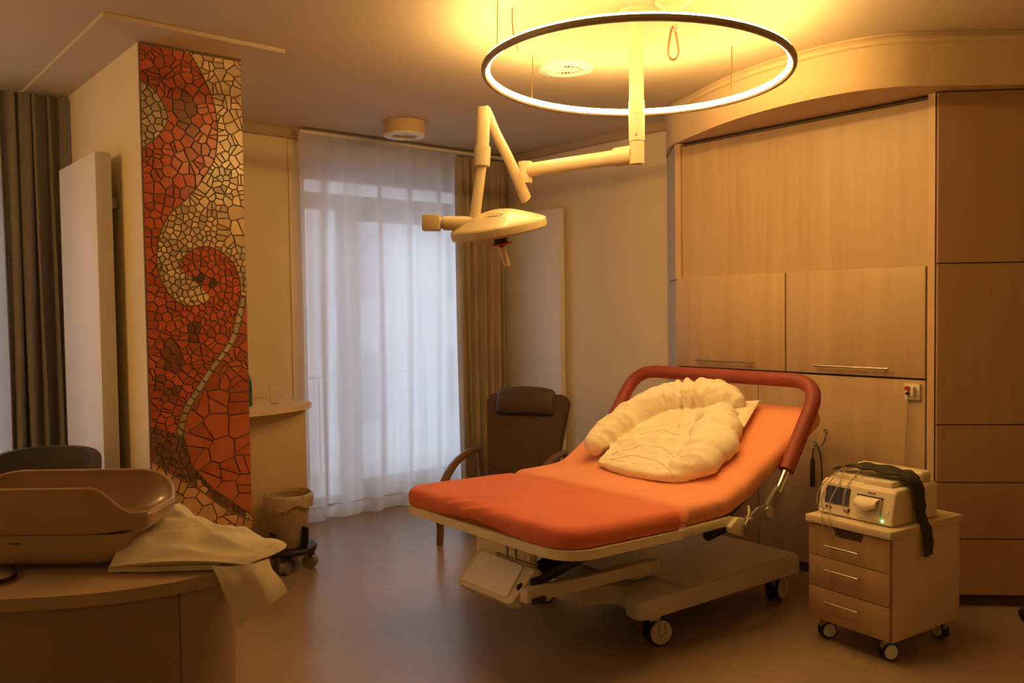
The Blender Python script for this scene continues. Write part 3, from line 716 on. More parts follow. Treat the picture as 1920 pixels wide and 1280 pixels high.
cl = thing('ceiling_light', 'round unlit drum ceiling light in front of the balcony door', 'ceiling light', (3.47, 5.27, ZC))
MB().lathe([(0, 0), (.150, 0), (.150, -.075), (.146, -.085), (0, -.085)], Matrix.Translation((3.47, 5.27, ZC)), 56).build('drum', M['soffit'], cl, world=True)
MB().lathe([(.148, -.086), (.152, -.094), (.148, -.104), (.092, -.106), (.090, -.087)], Matrix.Translation((3.47, 5.27, ZC)), 56, closed=True).build('outer_ring', M['radiator'], cl, world=True)
vt = thing('ceiling_vent', 'round slatted air vent set in the ceiling inside the ring lamp', 'vent', (3.433, 3.544, ZC))
MB().lathe([(.10, 0), (.16, 0), (.155, -.012), (.11, -.018), (.10, -.01)], Matrix.Translation((3.433, 3.544, ZC)), 48, closed=True).build('vent_rim', M['radiator'], vt, world=True)
vb = MB()
for k in range(20):
    a = 2 * PI * k / 20
    vb.box(Vector((3.433 + .065 * math.cos(a), 3.544 + .065 * math.sin(a), ZC - .008)), (.075, .009, .004), Matrix.Rotation(a, 3, 'Z') @ Matrix.Rotation(R(50), 3, 'X'))
vb.cyl((3.433, 3.544, ZC - .002), (3.433, 3.544, ZC - .014), .03, seg=24)
vb.build('slats', M['bedgrey'], vt, world=True, smooth=False)
MB().cyl((3.433, 3.544, ZC - .0005), (3.433, 3.544, ZC - .003), .10, seg=40).build('vent_opening', M['black'], vt, world=True)

# ------------------------------------------------------------------ birthing bed
WB = 1.234
bed = thing('birthing_bed', 'wide orange-sheeted birthing bed with raised back and burgundy head rail on cream wheeled base', 'bed', (2.326, 2.434, 0), R(-1.346))
def slab(poly, z0, z1, zfun, rad, top_r, nr=4, wr=None):
    """cushion: plan polygon rounded by rad, rounded upper rim, lifted by zfun(x, y)"""
    pl = rounded(poly, rad, 7); bm = MB()
    cx = sum(p[0] for p in pl) / len(pl); cy = sum(p[1] for p in pl) / len(pl)
    def inset(p, k):
        d = Vector((cx - p[0], cy - p[1])); return (p[0] + d.normalized().x * k, p[1] + d.normalized().y * k)
    # subdivide the outline
    fine = []
    for i in range(len(pl)):
        a, b = pl[i], pl[(i + 1) % len(pl)]; n = max(1, int(math.hypot(b[0] - a[0], b[1] - a[1]) / .03))
        for k in range(n): fine.append((a[0] + (b[0] - a[0]) * k / n, a[1] + (b[1] - a[1]) * k / n))
    h = z1 - z0; rings = []
    levels = [(.012, 0), (0, .012)] + [(top_r * (1 - math.cos(R(90) * k / nr)), h - top_r + top_r * math.sin(R(90) * k / nr)) for k in range(nr + 1)]
    levels += [(top_r + k, h + .004 * math.sin(k * 4)) for k in (.03, .08, .16, .28)]
    for ins, dz in levels:
        ring = []
        for p in fine:
            q = inset(p, ins); w = wr(q[0], q[1], dz / h) if wr else 0
            ring.append(bm.bm.verts.new((q[0], q[1], z0 + dz + zfun(q[0], q[1]) + w)))
        rings.append(ring)
    n = len(fine)
    for i in range(len(rings) - 1):
        for k in range(n): bm.bm.faces.new((rings[i][k], rings[i][(k + 1) % n], rings[i + 1][(k + 1) % n], rings[i + 1][k]))
    c = bm.bm.verts.new((cx, cy, z1 + zfun(cx, cy) + .004))
    for k in range(n): bm.bm.faces.new((rings[-1][k], rings[-1][(k + 1) % n], c))
    bm.bm.faces.new(rings[0][::-1])
    return bm
leg_poly = [(0.005, 0.0), (.715, -.005), (.715, WB), (-.005, WB)]
fall = lambda x, y: -.022 * x / .7
def legw(x, y, t):
    w = .003 * noise.noise((x * 5, y * 5, 1))
    # the fitted sheet is pulled into slanting folds and rides up along the foot end
    if .28 < y < 1.0 and x < .22:
        k = math.sin((y - .28) / .72 * PI) ** 1.5; side = max(0, 1 - t)
        w += .020 * k * side
        q = y * .9 + x * .8 + .22 * t
        w += k * (1 - min(1, x / .22)) * (.012 * math.sin(46 * q) + .004 * math.sin(83 * q + 1)) * (.35 + .65 * min(1, t * 1.6))
    return w
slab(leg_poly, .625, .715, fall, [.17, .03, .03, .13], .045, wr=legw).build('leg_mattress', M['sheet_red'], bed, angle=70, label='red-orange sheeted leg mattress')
fp = rounded([(0, -.012), (.715, -.012), (.715, WB + .012), (-.005, WB + .012)], [.18, .01, .01, .14], 7)
fb = MB().prism(fp, .583, .623)
for v in fb.bm.verts: v.co.z += fall(v.co.x, v.co.y)
fb.build('leg_frame', M['bedframe'], bed)
# seat-and-back mattress as one swept cushion
bang = R(25); cb_, sb_ = math.cos(bang), math.sin(bang)
def path(s):                                          # top surface centre line: flat seat, smooth bend, inclined back
    x0, z0 = .735, .70; flat = .22; bend = .24; rad = bend / bang
    if s <= flat: return x0 + s, z0, 0
    if s <= flat + bend:
        a = (s - flat) / rad; return x0 + flat + rad * math.sin(a), z0 + rad * (1 - math.cos(a)), a
    q = s - flat - bend; return x0 + flat + rad * math.sin(bang) + q * cb_, z0 + rad * (1 - math.cos(bang)) + q * sb_, bang
SL = 1.205
def seatmat():
    m = MB(); ns, nv = 64, 46; th = .088; tr = .04
    rings = []
    for i in range(ns + 1):
        s = SL * i / ns; x, z, a = path(s)
        e = min(s, SL - s); drop = tr - math.sqrt(max(0, tr * tr - (tr - min(e, tr)) ** 2)) if e < tr else 0
        cr_ = .08; ins = (cr_ - math.sqrt(max(0, cr_ * cr_ - (cr_ - min(SL - s, cr_)) ** 2))) if SL - s < cr_ else 0
        n = Vector((-math.sin(a), 0, math.cos(a))); base = Vector((x, 0, z)); ring = []
        y0, y1 = ins - .005, WB + .005 + .04 * min(1, max(0, s - .35) / .3) - ins; hw = (y1 - y0) / 2; cy = (y0 + y1) / 2
        prof = []
        for k in range(nv + 1):
            t = k / nv
            yy = cy - hw + tr + (2 * hw - 2 * tr) * t
            prof.append((yy, 0))
        edge_r = [(cy + hw - tr + tr * math.sin(R(15 * j)), -tr + tr * math.cos(R(15 * j))) for j in range(1, 7)]
        edge_l = [(cy - hw + tr - tr * math.sin(R(15 * j)), -tr + tr * math.cos(R(15 * j))) for j in range(6, 0, -1)]
        low_r = [(cy + hw, -th * .75), (cy + hw - .01, -th)]; low_l = [(cy - hw + .01, -th), (cy - hw, -th * .75)]
        for (yy, dz) in low_l + edge_l + prof + edge_r + low_r:
            w = .0035 * noise.noise((s * 4, yy * 4, 5))
            yn = yy - y0
            if yn < .28: w += .006 * math.sin(40 * (s * .9 - yn * .55)) * math.exp(-((s - .42) / .22) ** 2) * math.exp(-((yn - .10) / .10) ** 2)
            d = dz - drop * (1 if dz > -th * .7 else .2)
            ring.append(m.bm.verts.new(base + n * (d + w) + Vector((0, yy, 0))))
        rings.append(ring)
    n_ = len(rings[0])
    for i in range(ns):
        for k in range(n_): m.bm.faces.new((rings[i][k], rings[i][(k + 1) % n_], rings[i + 1][(k + 1) % n_], rings[i + 1][k]))
    m.bm.faces.new(rings[0]); m.bm.faces.new(rings[-1][::-1])
    return m
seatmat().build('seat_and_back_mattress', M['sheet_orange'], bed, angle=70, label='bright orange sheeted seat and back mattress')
MB().span((.735, -.01, .563), (1.07, WB + .01, .605), .004).build('seat_frame', M['bedframe'], bed)
# dark back shell under the raised section
p0 = Vector((1.05, 0, .575)); bs = MB()
for i, (s0, s1) in enumerate([(.02, .80)]):
    a_, b_ = p0 + Vector((cb_ * s0, 0, sb_ * s0)), p0 + Vector((cb_ * s1, 0, sb_ * s1)); nrm = Vector((-sb_, 0, cb_)) * .045
    vs = [bs.bm.verts.new(q) for q in (a_ + Vector((0, .012, 0)), b_ + Vector((0, .04, 0)), b_ + Vector((0, WB - .04, 0)), a_ + Vector((0, WB - .012, 0)))]
    vt_ = [bs.bm.verts.new(v.co + nrm) for v in vs]
    bs.bm.faces.new(vs); bs.bm.faces.new(vt_[::-1])
    for k in range(4): bs.bm.faces.new((vs[k], vs[(k + 1) % 4], vt_[(k + 1) % 4], vt_[k]))
bs.build('back_shell', M['black'], bed)
# burgundy padded head rail
yn, yf = -.035, WB + .035
rail = [(1.475, yn, .775), (1.56, yn, .884), (1.66, yn, 1.013)]
def arcpts(c, a, b, n=8):
    return [Vector(a) * (1 - t) ** 2 + Vector(c) * 2 * t * (1 - t) + Vector(b) * t * t for t in [k / n for k in range(n + 1)]]
rp_ = [Vector((1.475, yn, .775)), Vector((1.60, yn, .940))] + arcpts((1.79, yn, 1.195), (1.695, yn, 1.065), (1.79, yn + .16, 1.20)) + [Vector((1.79, WB / 2, 1.20))] + arcpts((1.79, yf, 1.195), (1.79, yf - .16, 1.20), (1.695, yf, 1.065)) + [Vector((1.60, yf, .940)), Vector((1.475, yf, .775))]
MB().tube(rp_, .039, 18).build('head_rail', M['burgundy'], bed, label='burgundy padded head rail')
for y in (yn, yf):
    MB().cyl((1.48, y, .78), (1.395, y, .675), .021, seg=18).build('rail_tube', M['chrome'], bed)
    mx = Matrix(((1, 0, 0, 0), (0, 0, 1, 0), (0, 1, 0, 0), (0, 0, 0, 1)))
    b = MB().prism(rounded([(1.425, .725), (1.445, .69), (1.325, .555), (1.285, .545), (1.265, .575), (1.29, .62), (1.38, .70)], .014, 3), y - .010, y + .010, mx, .003).build('rail_bracket', M['dull_metal'], bed)
    MB().cyl((1.292, y - .03, .60), (1.292, y + .03, .60), .03, seg=20).build('pivot_bolt', M['steel'], b)
    k_ = MB().prism(rounded([(1.30, .635), (1.30, .575), (1.21, .535), (1.12, .525), (1.10, .56), (1.14, .60), (1.22, .635)], .02, 3), y - .022, y - .010, mx, .003).build('rail_link', M['dull_metal'], bed)
    MB().cyl((1.145, y - .03, .585), (1.145, y + .01, .585), .014, seg=16).build('link_bolt', M['steel'], k_)
    MB().prism(rounded([(1.15, .585), (1.11, .505), (1.03, .535), (1.02, .565), (1.08, .60)], .012, 3), y + (.0 if y < 0 else -.03), y + (.03 if y < 0 else 0), mx, .003).build('rail_anchor', M['bedframe'], bed)
MB().tube(sm([(1.165, -.03, .64), (1.15, -.045, .615), (1.135, -.045, .58), (1.14, -.035, .55)]), .012, 8, flat=(1, .5)).build('release_lever', M['white_plastic'], bed)
MB().tube([(1.02, .10, .50), (1.16, .10, .515)], [.028, .024], 12).build('hand_control', M['black'], bed)
# base chassis
hp_ = [(.595, .155), (.63, .27), (.70, .345), (.685, .42), (.56, .50), (.53, WB / 2)]
bp_ = rounded([(p[0], WB - p[1]) for p in hp_[:-1]][::1] + hp_[::-1] + [(1.815, .095), (1.815, WB - .095)], [.05, .04, .05, .05, .06, 0, .06, .05, .05, .04, .05, .03, .03], 5)
MB().prism(bp_, .160, .250, None, .007, 2).build('chassis', M['bedbase'], bed)
MB().prism(rounded([(.93, .15), (1.80, .11), (1.80, WB - .11), (.93, WB - .15)], .03, 4), .250, .262, None, .004).build('chassis_cover', M['bedbase'], bed)
MB().span((.78, .36, .262), (.98, .86, .54), .012).build('lift_column', M['bedgrey'], bed)
MB().bar((.03, .30, .374), (.88, .30, .343), .05, .058).build('lift_arm', M['bedbase'], bed)
MB().bar((.30, WB - .30, .366), (.88, WB - .30, .343), .05, .058).build('lift_arm', M['bedbase'], bed)
MB().span((.055, .262, .338), (.13, .275, .362), .003).build('arm_stop', M['black'], bed)
MB().cyl((.10, .40, .39), (.62, .50, .49), .040, seg=16).cyl((.62, .50, .49), (.80, .54, .51), .024, seg=16).build('actuator', M['black'], bed)
MB().cyl((.26, .80, .42), (.70, .72, .52), .022, seg=16).build('gas_spring', M['black'], bed)
MB().bar((.05, .36, .38), (.75, .44, .56), .02, .04).build('scissor_bar', M['black'], bed)
MB().bar((.30, .86, .44), (.75, .82, .56), .02, .04).build('scissor_bar', M['black'], bed)
MB().tube(sm([(.15, .42, .40), (.3, .5, .37), (.5, .45, .41), (.7, .5, .40), (.8, .5, .36)]), .008, 8).build('power_cable', M['cable_dark'], bed)
MB().span((.34, .40, .455), (.76, .80, .545), .012).build('drive_housing', M['black'], bed)
MB().bar((.10, .33, .402), (.80, .37, .515), .02, .045).build('scissor_bar', M['black'], bed)
MB().ball((.34, .46, .40), .05, (1.4, .8, .5)).build('motor_housing', M['white_plastic'], bed)
MB().span((.70, .10, .545), (.76, .2, .565)).span((.70, WB - .2, .545), (.76, WB - .1, .565)).build('hinge_plate', M['bedframe'], bed)
MB().span((.30, .25, .535), (.95, .33, .565)).span((.30, WB - .33, .535), (.95, WB - .25, .565)).build('under_rail', M['dull_metal'], bed)
# hinged end board hanging under the foot end
fm = Matrix(((.67, 0, -.742, .07), (0, 1, 0, .56), (.742, 0, .67, .402), (0, 0, 0, 1)))
fo = MB().prism(rounded([(-.10, -.205), (.095, -.235), (.095, .19), (-.10, .20)], .02, 4), -.05, .0, fm, .006).build('foot_end_board', M['bedbase'], bed)
MB().prism(rounded([(-.078, -.165), (.078, -.155), (.078, .155), (-.078, .172)], .008, 4), .001, .006, fm, .002).build('grey_pad', M['bedgrey'], fo)
MB().lathe([(.006, 0), (.009, 0), (.009, .001), (.006, .001)], fm @ Matrix.Translation((.045, .075, .007)), 20, closed=True).build('small_ring_mark', M['radiator'], fo)
MB().tube([(.10, .30, .485), (.10, .57, .485)], .009, 10).build('pull_handle', M['brass'], bed)
for y_ in (.44, .50): MB().tube([(.10, y_, .485), (.12, y_ + .02, .575)], .008, 8).build('handle_bracket', M['dull_metal'], bed)
MB().span((.15, .40, .44), (.20, .80, .575), .008).build('end_bracket', M['bedframe'], bed)
def bed_caster(x, y, rz):
    c = MB(); c.cyl((x, y, .17), (x, y, .125), .036, seg=20)
    c.box((x + .012 * math.cos(rz), y + .012 * math.sin(rz), .105), (.05, .034, .06), rz, .012)
    cs = c.build('caster', M['bedbase'], bed)
    t = Vector((-math.sin(rz), math.cos(rz), 0)); o = Vector((x + .02 * math.cos(rz), y + .02 * math.sin(rz), .0665))
    for s_ in (1, -1):
        w = MB().cyl(o + t * .018 * s_, o + t * .034 * s_, .066, seg=36).build('tyre', M['black_soft'], cs)
        MB().cyl(o + t * .034 * s_, o + t * .042 * s_, .058, .055, seg=36).build('wheel_cap', M['bedbase'], cs)
        q = o + t * .0435 * s_; dx = Vector((math.cos(rz), math.sin(rz), 0))
        MB().tube(sm([q + dx * -.016 + Vector((0, 0, .045)), q + dx * -.016 + Vector((0, 0, .0)), q + Vector((0, 0, -.018)), q + dx * .016, q + dx * .016 + Vector((0, 0, .045))], 4), .0025, 6).build('brake_slot', M['dull_metal'], cs)
bed_caster(.76, .215, R(-16)); bed_caster(1.725, .20, R(12)); bed_caster(.74, WB - .215, R(-30)); bed_caster(1.70, WB - .2, R(5))

# duvet and pillow on the raised back -------------------------------------
bedM = fullmat(bed)
S0 = Vector((1.05, 0, .70)); uS = Vector((cb_, 0, sb_)); nS = Vector((-sb_, 0, cb_))
def surf_z(al):                                       # height of mattress top along/normal frame: flat seat for al < 0 handled by the bend
    return 0
def BPt(al, y, h):
    p = S0 + uS * al + nS * h + Vector((0, y, 0))
    # the seat flattens out: keep low points above the mattress
    best = None
    if al < .15:
        xs = p.x; zmin = None
        s = 0
        for k in range(121):
            px_, pz_, a_ = path(SL * k / 120)
            if zmin is None or abs(px_ - xs) < best: best = abs(px_ - xs); zmin = pz_
        p.z = max(p.z, zmin + h * .95)
    return p
def solid_from(bms, voxel, smooth_it, name, mat, root, disp, post=None, label=None):
    me = bpy.data.meshes.new('tmp'); bms.bm.to_mesh(me); bms.bm.free()
    o = bpy.data.objects.new('tmp', me); col.objects.link(o)
    md = o.modifiers.new('r', 'REMESH'); md.mode = 'VOXEL'; md.voxel_size = voxel
    ms = o.modifiers.new('s', 'SMOOTH'); ms.factor = .5; ms.iterations = smooth_it
    dg = bpy.context.evaluated_depsgraph_get(); ev = o.evaluated_get(dg)
    nm = bpy.data.meshes.new_from_object(ev)
    bpy.data.objects.remove(o); bpy.data.meshes.remove(me)
    nv = [v.normal.copy() for v in nm.vertices]
    for v, n in zip(nm.vertices, nv): v.co += n * disp(v.co)
    if post:
        for v in nm.vertices: post(v)
    for p in nm.polygons: p.use_smooth = True
    nm.materials.append(mat); nm.name = name
    ob = bpy.data.objects.new(name, nm); col.objects.link(ob)
    if root: ob.parent = root
    return ob
roll = [(.15, .995, .072, .064), (.26, .985, .083, .080), (.374, .965, .088, .086), (.49, .935, .092, .088), (.59, .87, .098, .088), (.66, .77, .102, .088), (.70, .66, .104, .088), (.715, .55, .10, .084), (.715, .46, .092, .07), (.71, .40, .085, .05)]
db = MB()
rr = sm([BPt(a, y, h) for a, y, h, r in roll], 5)
rad = [v.x for v in sm([(r, 0, 0) for a, y, h, r in roll], 5)]
db.tube(rr, rad, 20)
db.ball(rr[0], rad[0], seg=20); db.ball(rr[-1], rad[-1], seg=20)
rb_ = Matrix.Rotation(-bang, 4, 'Y')
for a, y, h, ra, ry, rh in ((.55, .43, .05, .12, .115, .078), (.44, .365, .05, .14, .135, .086), (.31, .30, .05, .14, .135, .082), (.19, .29, .045, .11, .125, .068), (.12, .33, .036, .075, .10, .046)):
    q = bmesh.ops.create_uvsphere(db.bm, u_segments=24, v_segments=14, radius=1)
    bmesh.ops.transform(db.bm, matrix=Matrix.Translation(BPt(a, y, h)) @ rb_ @ Matrix.Diagonal((ra, ry, rh, 1)), verts=q['verts'])
slabp = [(.03, .885), (-.008, .64), (-.005, .42), (.045, .29), (.158, .25), (.482, .38), (.66, .57), (.64, .75), (.45, .88), (.18, .92)]
pl = rounded(slabp, [.008, .05, .05, .05, .05, .05, .05, .05, .05, .03], 4)
lo_ = [db.bm.verts.new(BPt(a, y, .006)) for a, y in pl]; hi_ = [db.bm.verts.new(BPt(a, y, .036 + .03 * min(1, max(0, a) * 2) + .014 * (1 - y))) for a, y in pl]
db.bm.faces.new(lo_[::-1]); db.bm.faces.new(hi_)
for k in range(len(pl)): db.bm.faces.new((lo_[k], lo_[(k + 1) % len(pl)], hi_[(k + 1) % len(pl)], hi_[k]))
bmesh.ops.triangulate(db.bm, faces=[f for f in db.bm.faces if len(f.verts) > 4])
bmesh.ops.transform(db.bm, matrix=bedM, verts=db.bm.verts)
bedI = bedM.inverted()
def ridged(v): return 1 - 2 * abs(noise.noise(v))
def duv_disp(co):
    p = bedI @ co; al = (p - S0).dot(uS); y = p.y
    ang = math.atan2(y - .58, al - .38)               # round the middle of the horseshoe
    w = noise.noise((p.x * 5, p.y * 5, p.z * 5)) * .010
    g = max(0, 1 - abs(ang - .25) / .62)              # gathers bunched across the top of the arch
    w += g * (.012 * math.sin(ang * 26 + 4 * noise.noise((p.x * 4, p.y * 4, 1))) + .008 * math.sin(ang * 47 + 3 * al))
    w += .011 * ridged((al * 7 + y * 5, y * 8 - al * 3, 3))
    w += .006 * ridged((al * 16, y * 11 + al * 6, p.z * 9))
    r_ = math.hypot(al - .38, y - .58)
    if r_ < .34: w += .004 * math.sin(42 * (al * .95 + .30 * y) + 2.2 * noise.noise((al * 4, y * 4, 8)))
    dx, dy = al - .60, y - .62; r2_ = math.hypot(dx, dy)   # creases fanning out from the pinched middle
    if r2_ > .05: w += .011 * max(0, 1 - r2_ / .42) * ridged((math.atan2(dy, dx) * 4.2, r2_ * 3, 4))
    return w - .004
dv = solid_from(db, .0085, 4, 'duvet', M['duvet'], None, duv_disp)
from mathutils.bvhtree import BVHTree
_bv = BVHTree.FromPolygons([v.co.copy() for v in dv.data.vertices], [tuple(p.vertices) for p in dv.data.polygons])
nW = (bedM.to_3x3() @ nS).normalized()
seams = []
for line in ([(.045, .80), (.10, .68), (.10, .52), (.05, .39), (.02, .33)], [(.11, .84), (.20, .70), (.21, .55), (.16, .43)], [(.30, .78), (.36, .66), (.35, .54)]):
    pts_ = []
    for q in sm([(a, y, 0) for a, y in line], 7):
        h_ = _bv.ray_cast(bedM @ (S0 + uS * q.x + nS * .5 + Vector((0, q.y, 0))), -nW)
        if h_[0]: pts_.append(h_[0])
    if len(pts_) > 3: seams.append(MB().tube(pts_, .0022, 5).build('quilting_seam', M['stitch'], None))
tag(origin_to(dv, bedM @ Vector((1.3, .6, .80))), 'cream folded duvet lying in a horseshoe on the orange bed', 'duvet')
for q_ in seams:
    q_.data.transform(Matrix.Translation(-Vector(dv.location))); q_.parent = dv
pw = MB()
def pil(u, v):
    a = (u - .5) * 2; b = (v - .5) * 2
    t = .045 * max(0, (1 - abs(a) ** 2.6)) ** .6 * max(0, (1 - abs(b) ** 2.6)) ** .6
    return a, b, t
for s_ in (1, -1):
    def f(u, v, s_=s_):
        a, b, t = pil(u, v)
        return bedM @ (S0 + uS * (.63 + .14 * a + .05 * b) + nS * (.036 + .6 * t * s_) + Vector((0, .44 - .15 * b + .04 * a, 0)))
    pw.grid(f, 18, 18)
bmesh.ops.remove_doubles(pw.bm, verts=pw.bm.verts, dist=.0005)
pwo = pw.build('pillow', M['duvet'], angle=70); tag(origin_to(pwo, bedM @ Vector((1.55, .5, .95))), 'pale pillow peeking out from under the duvet at its upper edge', 'pillow')

# ------------------------------------------------------------------ trolley with monitor
TR = R(-6.8)
tr = thing('drawer_trolley', 'beige three-drawer trolley on castors carrying the monitor beside the bed', 'trolley', (3.965, 1.945, 0), TR)
D, Wd = .56, .43                                      # local x: depth (front is -x), y: width
x0, x1, y0, y1 = -D / 2, D / 2, -Wd / 2, Wd / 2
MB().span((x0 + .02, y0, .10), (x1, y1, .565), .003).build('body', M['trolley'], tr)
MB().span((x0 - .012, y0 - .008, .567), (x1 + .008, y1 + .008, .602), .004).build('top_board', M['trolley'], tr)
zz = [.105, .262, .412, .560]
for i in range(3):
    if i < 2:
        d = MB().span((x0, y0 + .004, zz[i] + .002), (x0 + .018, y1 - .004, zz[i + 1] - .002), .0015).build('drawer', M['drawer_oak'], tr)
    else:
        poly = [(y0 + .004, zz[2] + .002), (y1 - .004, zz[2] + .002), (y1 - .004, zz[3])] + rounded([(.075, zz[3]), (.06, zz[3] - .042), (-.07, zz[3] - .042), (-.085, zz[3])], [0, .02, .02, 0], 4) + [(y0 + .004, zz[3])]
        mm = Matrix(((0, 0, 1, 0), (1, 0, 0, 0), (0, 1, 0, 0), (0, 0, 0, 1)))
        d = MB().prism(poly, x0, x0 + .018, mm).build('drawer', M['drawer_oak'], tr, smooth=False)
        MB().span((x0 + .0185, -.10, zz[3] - .06), (x0 + .0195, .09, zz[3])).build('drawer_cavity', M['carcass'], d)
    zb = (zz[i] + zz[i + 1]) / 2 + (.022 if i < 2 else -.012)
    h = MB().cyl((x0 - .025, -.072, zb), (x0 - .025, .105, zb), .0045, seg=10)
    for y in (-.055, .088): h.cyl((x0 - .025, y, zb), (x0 + .001, y, zb), .004, seg=8)
    h.build('bar_handle', M['steel'], d)
for (x, y, rz) in ((x0 + .06, y1 - .05, -22), (x0 + .06, y0 + .06, -20), (x1 - .06, y0 + .05, 70), (x1 - .06, y1 - .05, 10)):
    c = MB().cyl((x, y, .10), (x, y, .075), .018, seg=16); c.box((x, y, .065), (.05, .022, .03), R(rz), .008); cs = c.build('caster', M['dull_metal'], tr)
    t = Vector((-math.sin(R(rz)), math.cos(R(rz)), 0)); o = Vector((x + .014 * math.cos(R(rz)), y + .014 * math.sin(R(rz)), .0405))
    for s_ in (1, -1):
        MB().cyl(o + t * .008 * s_, o + t * .02 * s_, .0400, seg=28).build('tyre', M['black_soft'], cs)
        MB().cyl(o + t * .02 * s_, o + t * .025 * s_, .033, .031, seg=28).build('wheel_cap', M['bedgrey'], cs)
trM = fullmat(tr)
mn = thing('fetal_monitor', 'cream bedside monitor with dark screen and paper printer standing on the trolley', 'monitor', trM @ Vector((-.02, .0, .602)), TR)
# monitor-local: front is -x
mw, md_, mh = .40, .36, .165
sec = [(-.205, .012), (-.175, .150), (-.150, mh), (.15, mh + .004), (.165, mh - .01), (.165, .008), (.15, 0), (-.19, 0)]
mm = Matrix(((1, 0, 0, 0), (0, 0, 1, 0), (0, 1, 0, 0), (0, 0, 0, 1)))
MB().prism(sec, -.185, .205, mm, .014, 3).build('housing', M['monitor'], mn)
fs = Vector((.030, 0, .138)).normalized(); fn = Vector((-fs.z, 0, fs.x)); f0 = Vector((-.205, 0, .012))
def FP(h, y, o=0): return f0 + fs * h + fn * o + Vector((0, y, 0))
def fquad(mb, h0, h1, ya, yb, o0, o1, sk=0):
    mb.bm.verts.ensure_lookup_table()
    vs = [mb.bm.verts.new(FP(h, y, o)) for o in (o0, o1) for h, y in ((h0, ya), (h0, yb), (h1, yb - sk), (h1, ya - sk))]
    for q in ((0, 1, 2, 3), (7, 6, 5, 4), (0, 4, 5, 1), (1, 5, 6, 2), (2, 6, 7, 3), (3, 7, 4, 0)): mb.bm.faces.new([vs[i] for i in q])
    return mb
fquad(MB(), .046, .128, .040, .168, .001, .004).build('screen', M['screen'], mn, label='dark display screen')
pr_ = fquad(MB(), .012, .108, -.125, -.005, .001, .010).build('printer_door', M['bedbase'], mn)
fquad(MB(), .106, .114, -.13, .0, .001, .006).build('printer_slot', M['black'], pr_)
def pap(u, v):
    y = -.118 + .108 * u; h = .106 - .05 * v * (1 - .55 * (1 - u) ** 3 * 0) ; out = .012 + .03 * math.sin(v * PI * .75)
    h -= .018 * v * math.sin(u * PI) - .012 * v * (1 - u)
    return FP(h, y, out)
MB().shell(pap, 12, 10, .001).build('paper_strip', M['paper'], mn, angle=80)
bb = MB()
for y, h in ((.155, .028), (.135, .026), (.055, .022), (.035, .030), (.040, .018)): bb.cyl(FP(h, y, 0), FP(h, y, .004), .0065, seg=12)
bb.build('buttons', M['red_btn'], mn)
MB().cyl(FP(.055, -.155, 0), FP(.055, -.155, .005), .009, seg=16).build('paper_knob', M['bedgrey'], mn)
MB().cyl(FP(.012, -.138, 0), FP(.012, -.138, .005), .0045, seg=12).build('power_light', M['led'], mn, label='green power light')
fquad(MB(), .06, .09, .178, .186, .001, .004).build('speaker_slot', M['bedgrey'], mn)
tx = bpy.data.curves.new('monitor_text', 'FONT'); tx.body = 'PHILIPS'; tx.size = .0125; tx.extrude = .0003; tx.align_x = 'CENTER'
to = bpy.data.objects.new('tmp_text', tx); col.objects.link(to)
dg = bpy.context.evaluated_depsgraph_get(); tmesh = bpy.data.meshes.new_from_object(to.evaluated_get(dg)); bpy.data.objects.remove(to)
tmesh.transform(Matrix((( 0, fs.x, fn.x, 0), (-1, 0, 0, 0), (0, fs.z, fn.z, 0), (0, 0, 0, 1)))); tmesh.transform(Matrix.Translation(FP(.1225, -.07, .0012)))
tmesh.materials.clear(); tmesh.materials.append(M['print_dark'])
for p in tmesh.polygons: p.material_index = 0
lt = bpy.data.objects.new('lettering', tmesh); col.objects.link(lt); lt.parent = mn
# transducer tray on top
MB().prism(rounded([(-.14, -.145), (-.14, .0), (-.125, .01), (-.125, .17), (.06, .17), (.06, -.145)], .012, 3), mh, mh + .026, None, .006).build('transducer_tray', M['monitor'], mn)
MB().prism(rounded([(.06, -.17), (.06, .18), (.14, .18), (.14, -.17)], .02, 3), mh, mh + .055, None, .015, 3).build('rear_hump', M['monitor'], mn)
mk = MB()
for y in (-.10, -.01, .09): mk.span((-.03, y - .014, mh + .0261), (-.022, y + .014, mh + .0268))
mk.build('tray_markings', M['print_dark'], mn, smooth=False)
# dark elastic belt thrown over the monitor
mnM = fullmat(mn)
def ribbon(pts, widths, th, wdir):
    P = sm(pts, 6); Wv = [v.x for v in sm([(w, 0, 0) for w in widths], 6)]; D_ = [Vector(v).normalized() for v in sm(wdir, 6)]
    m = MB(); n = len(P)
    def f(u, v):
        i = min(int(round(u * (n - 1))), n - 1); k = v - .5
        return mnM @ (P[i] + D_[i] * (Wv[i] * k + .004 * math.sin(i * 1.1 + v * 3)) + Vector((0, 0, .004 * math.sin(v * 7 + i * .7))))
    return m.shell(f, n - 1, 8, th)
H_ = mh + .03
st = ribbon([(-.09, .175, H_ + .004), (-.05, .14, H_ + .022), (-.03, .08, H_ + .028), (-.03, .0, H_ + .028), (-.03, -.08, H_ + .024), (-.035, -.15, H_ + .018), (-.03, -.188, H_ - .012), (-.02, -.204, .10), (-.018, -.207, .04), (-.01, -.224, -.012), (0, -.232, -.06), (.005, -.230, -.145)],
            [.06, .11, .145, .155, .15, .13, .095, .078, .07, .068, .066, .066], .007, [(1, 0, 0)] * 12)
st = st.build('elastic_belt', M['strap'], angle=70); tag(origin_to(st, mnM @ Vector((-.03, 0, H_))), 'dark elastic belt draped over the monitor and hanging down its right side', 'belt')
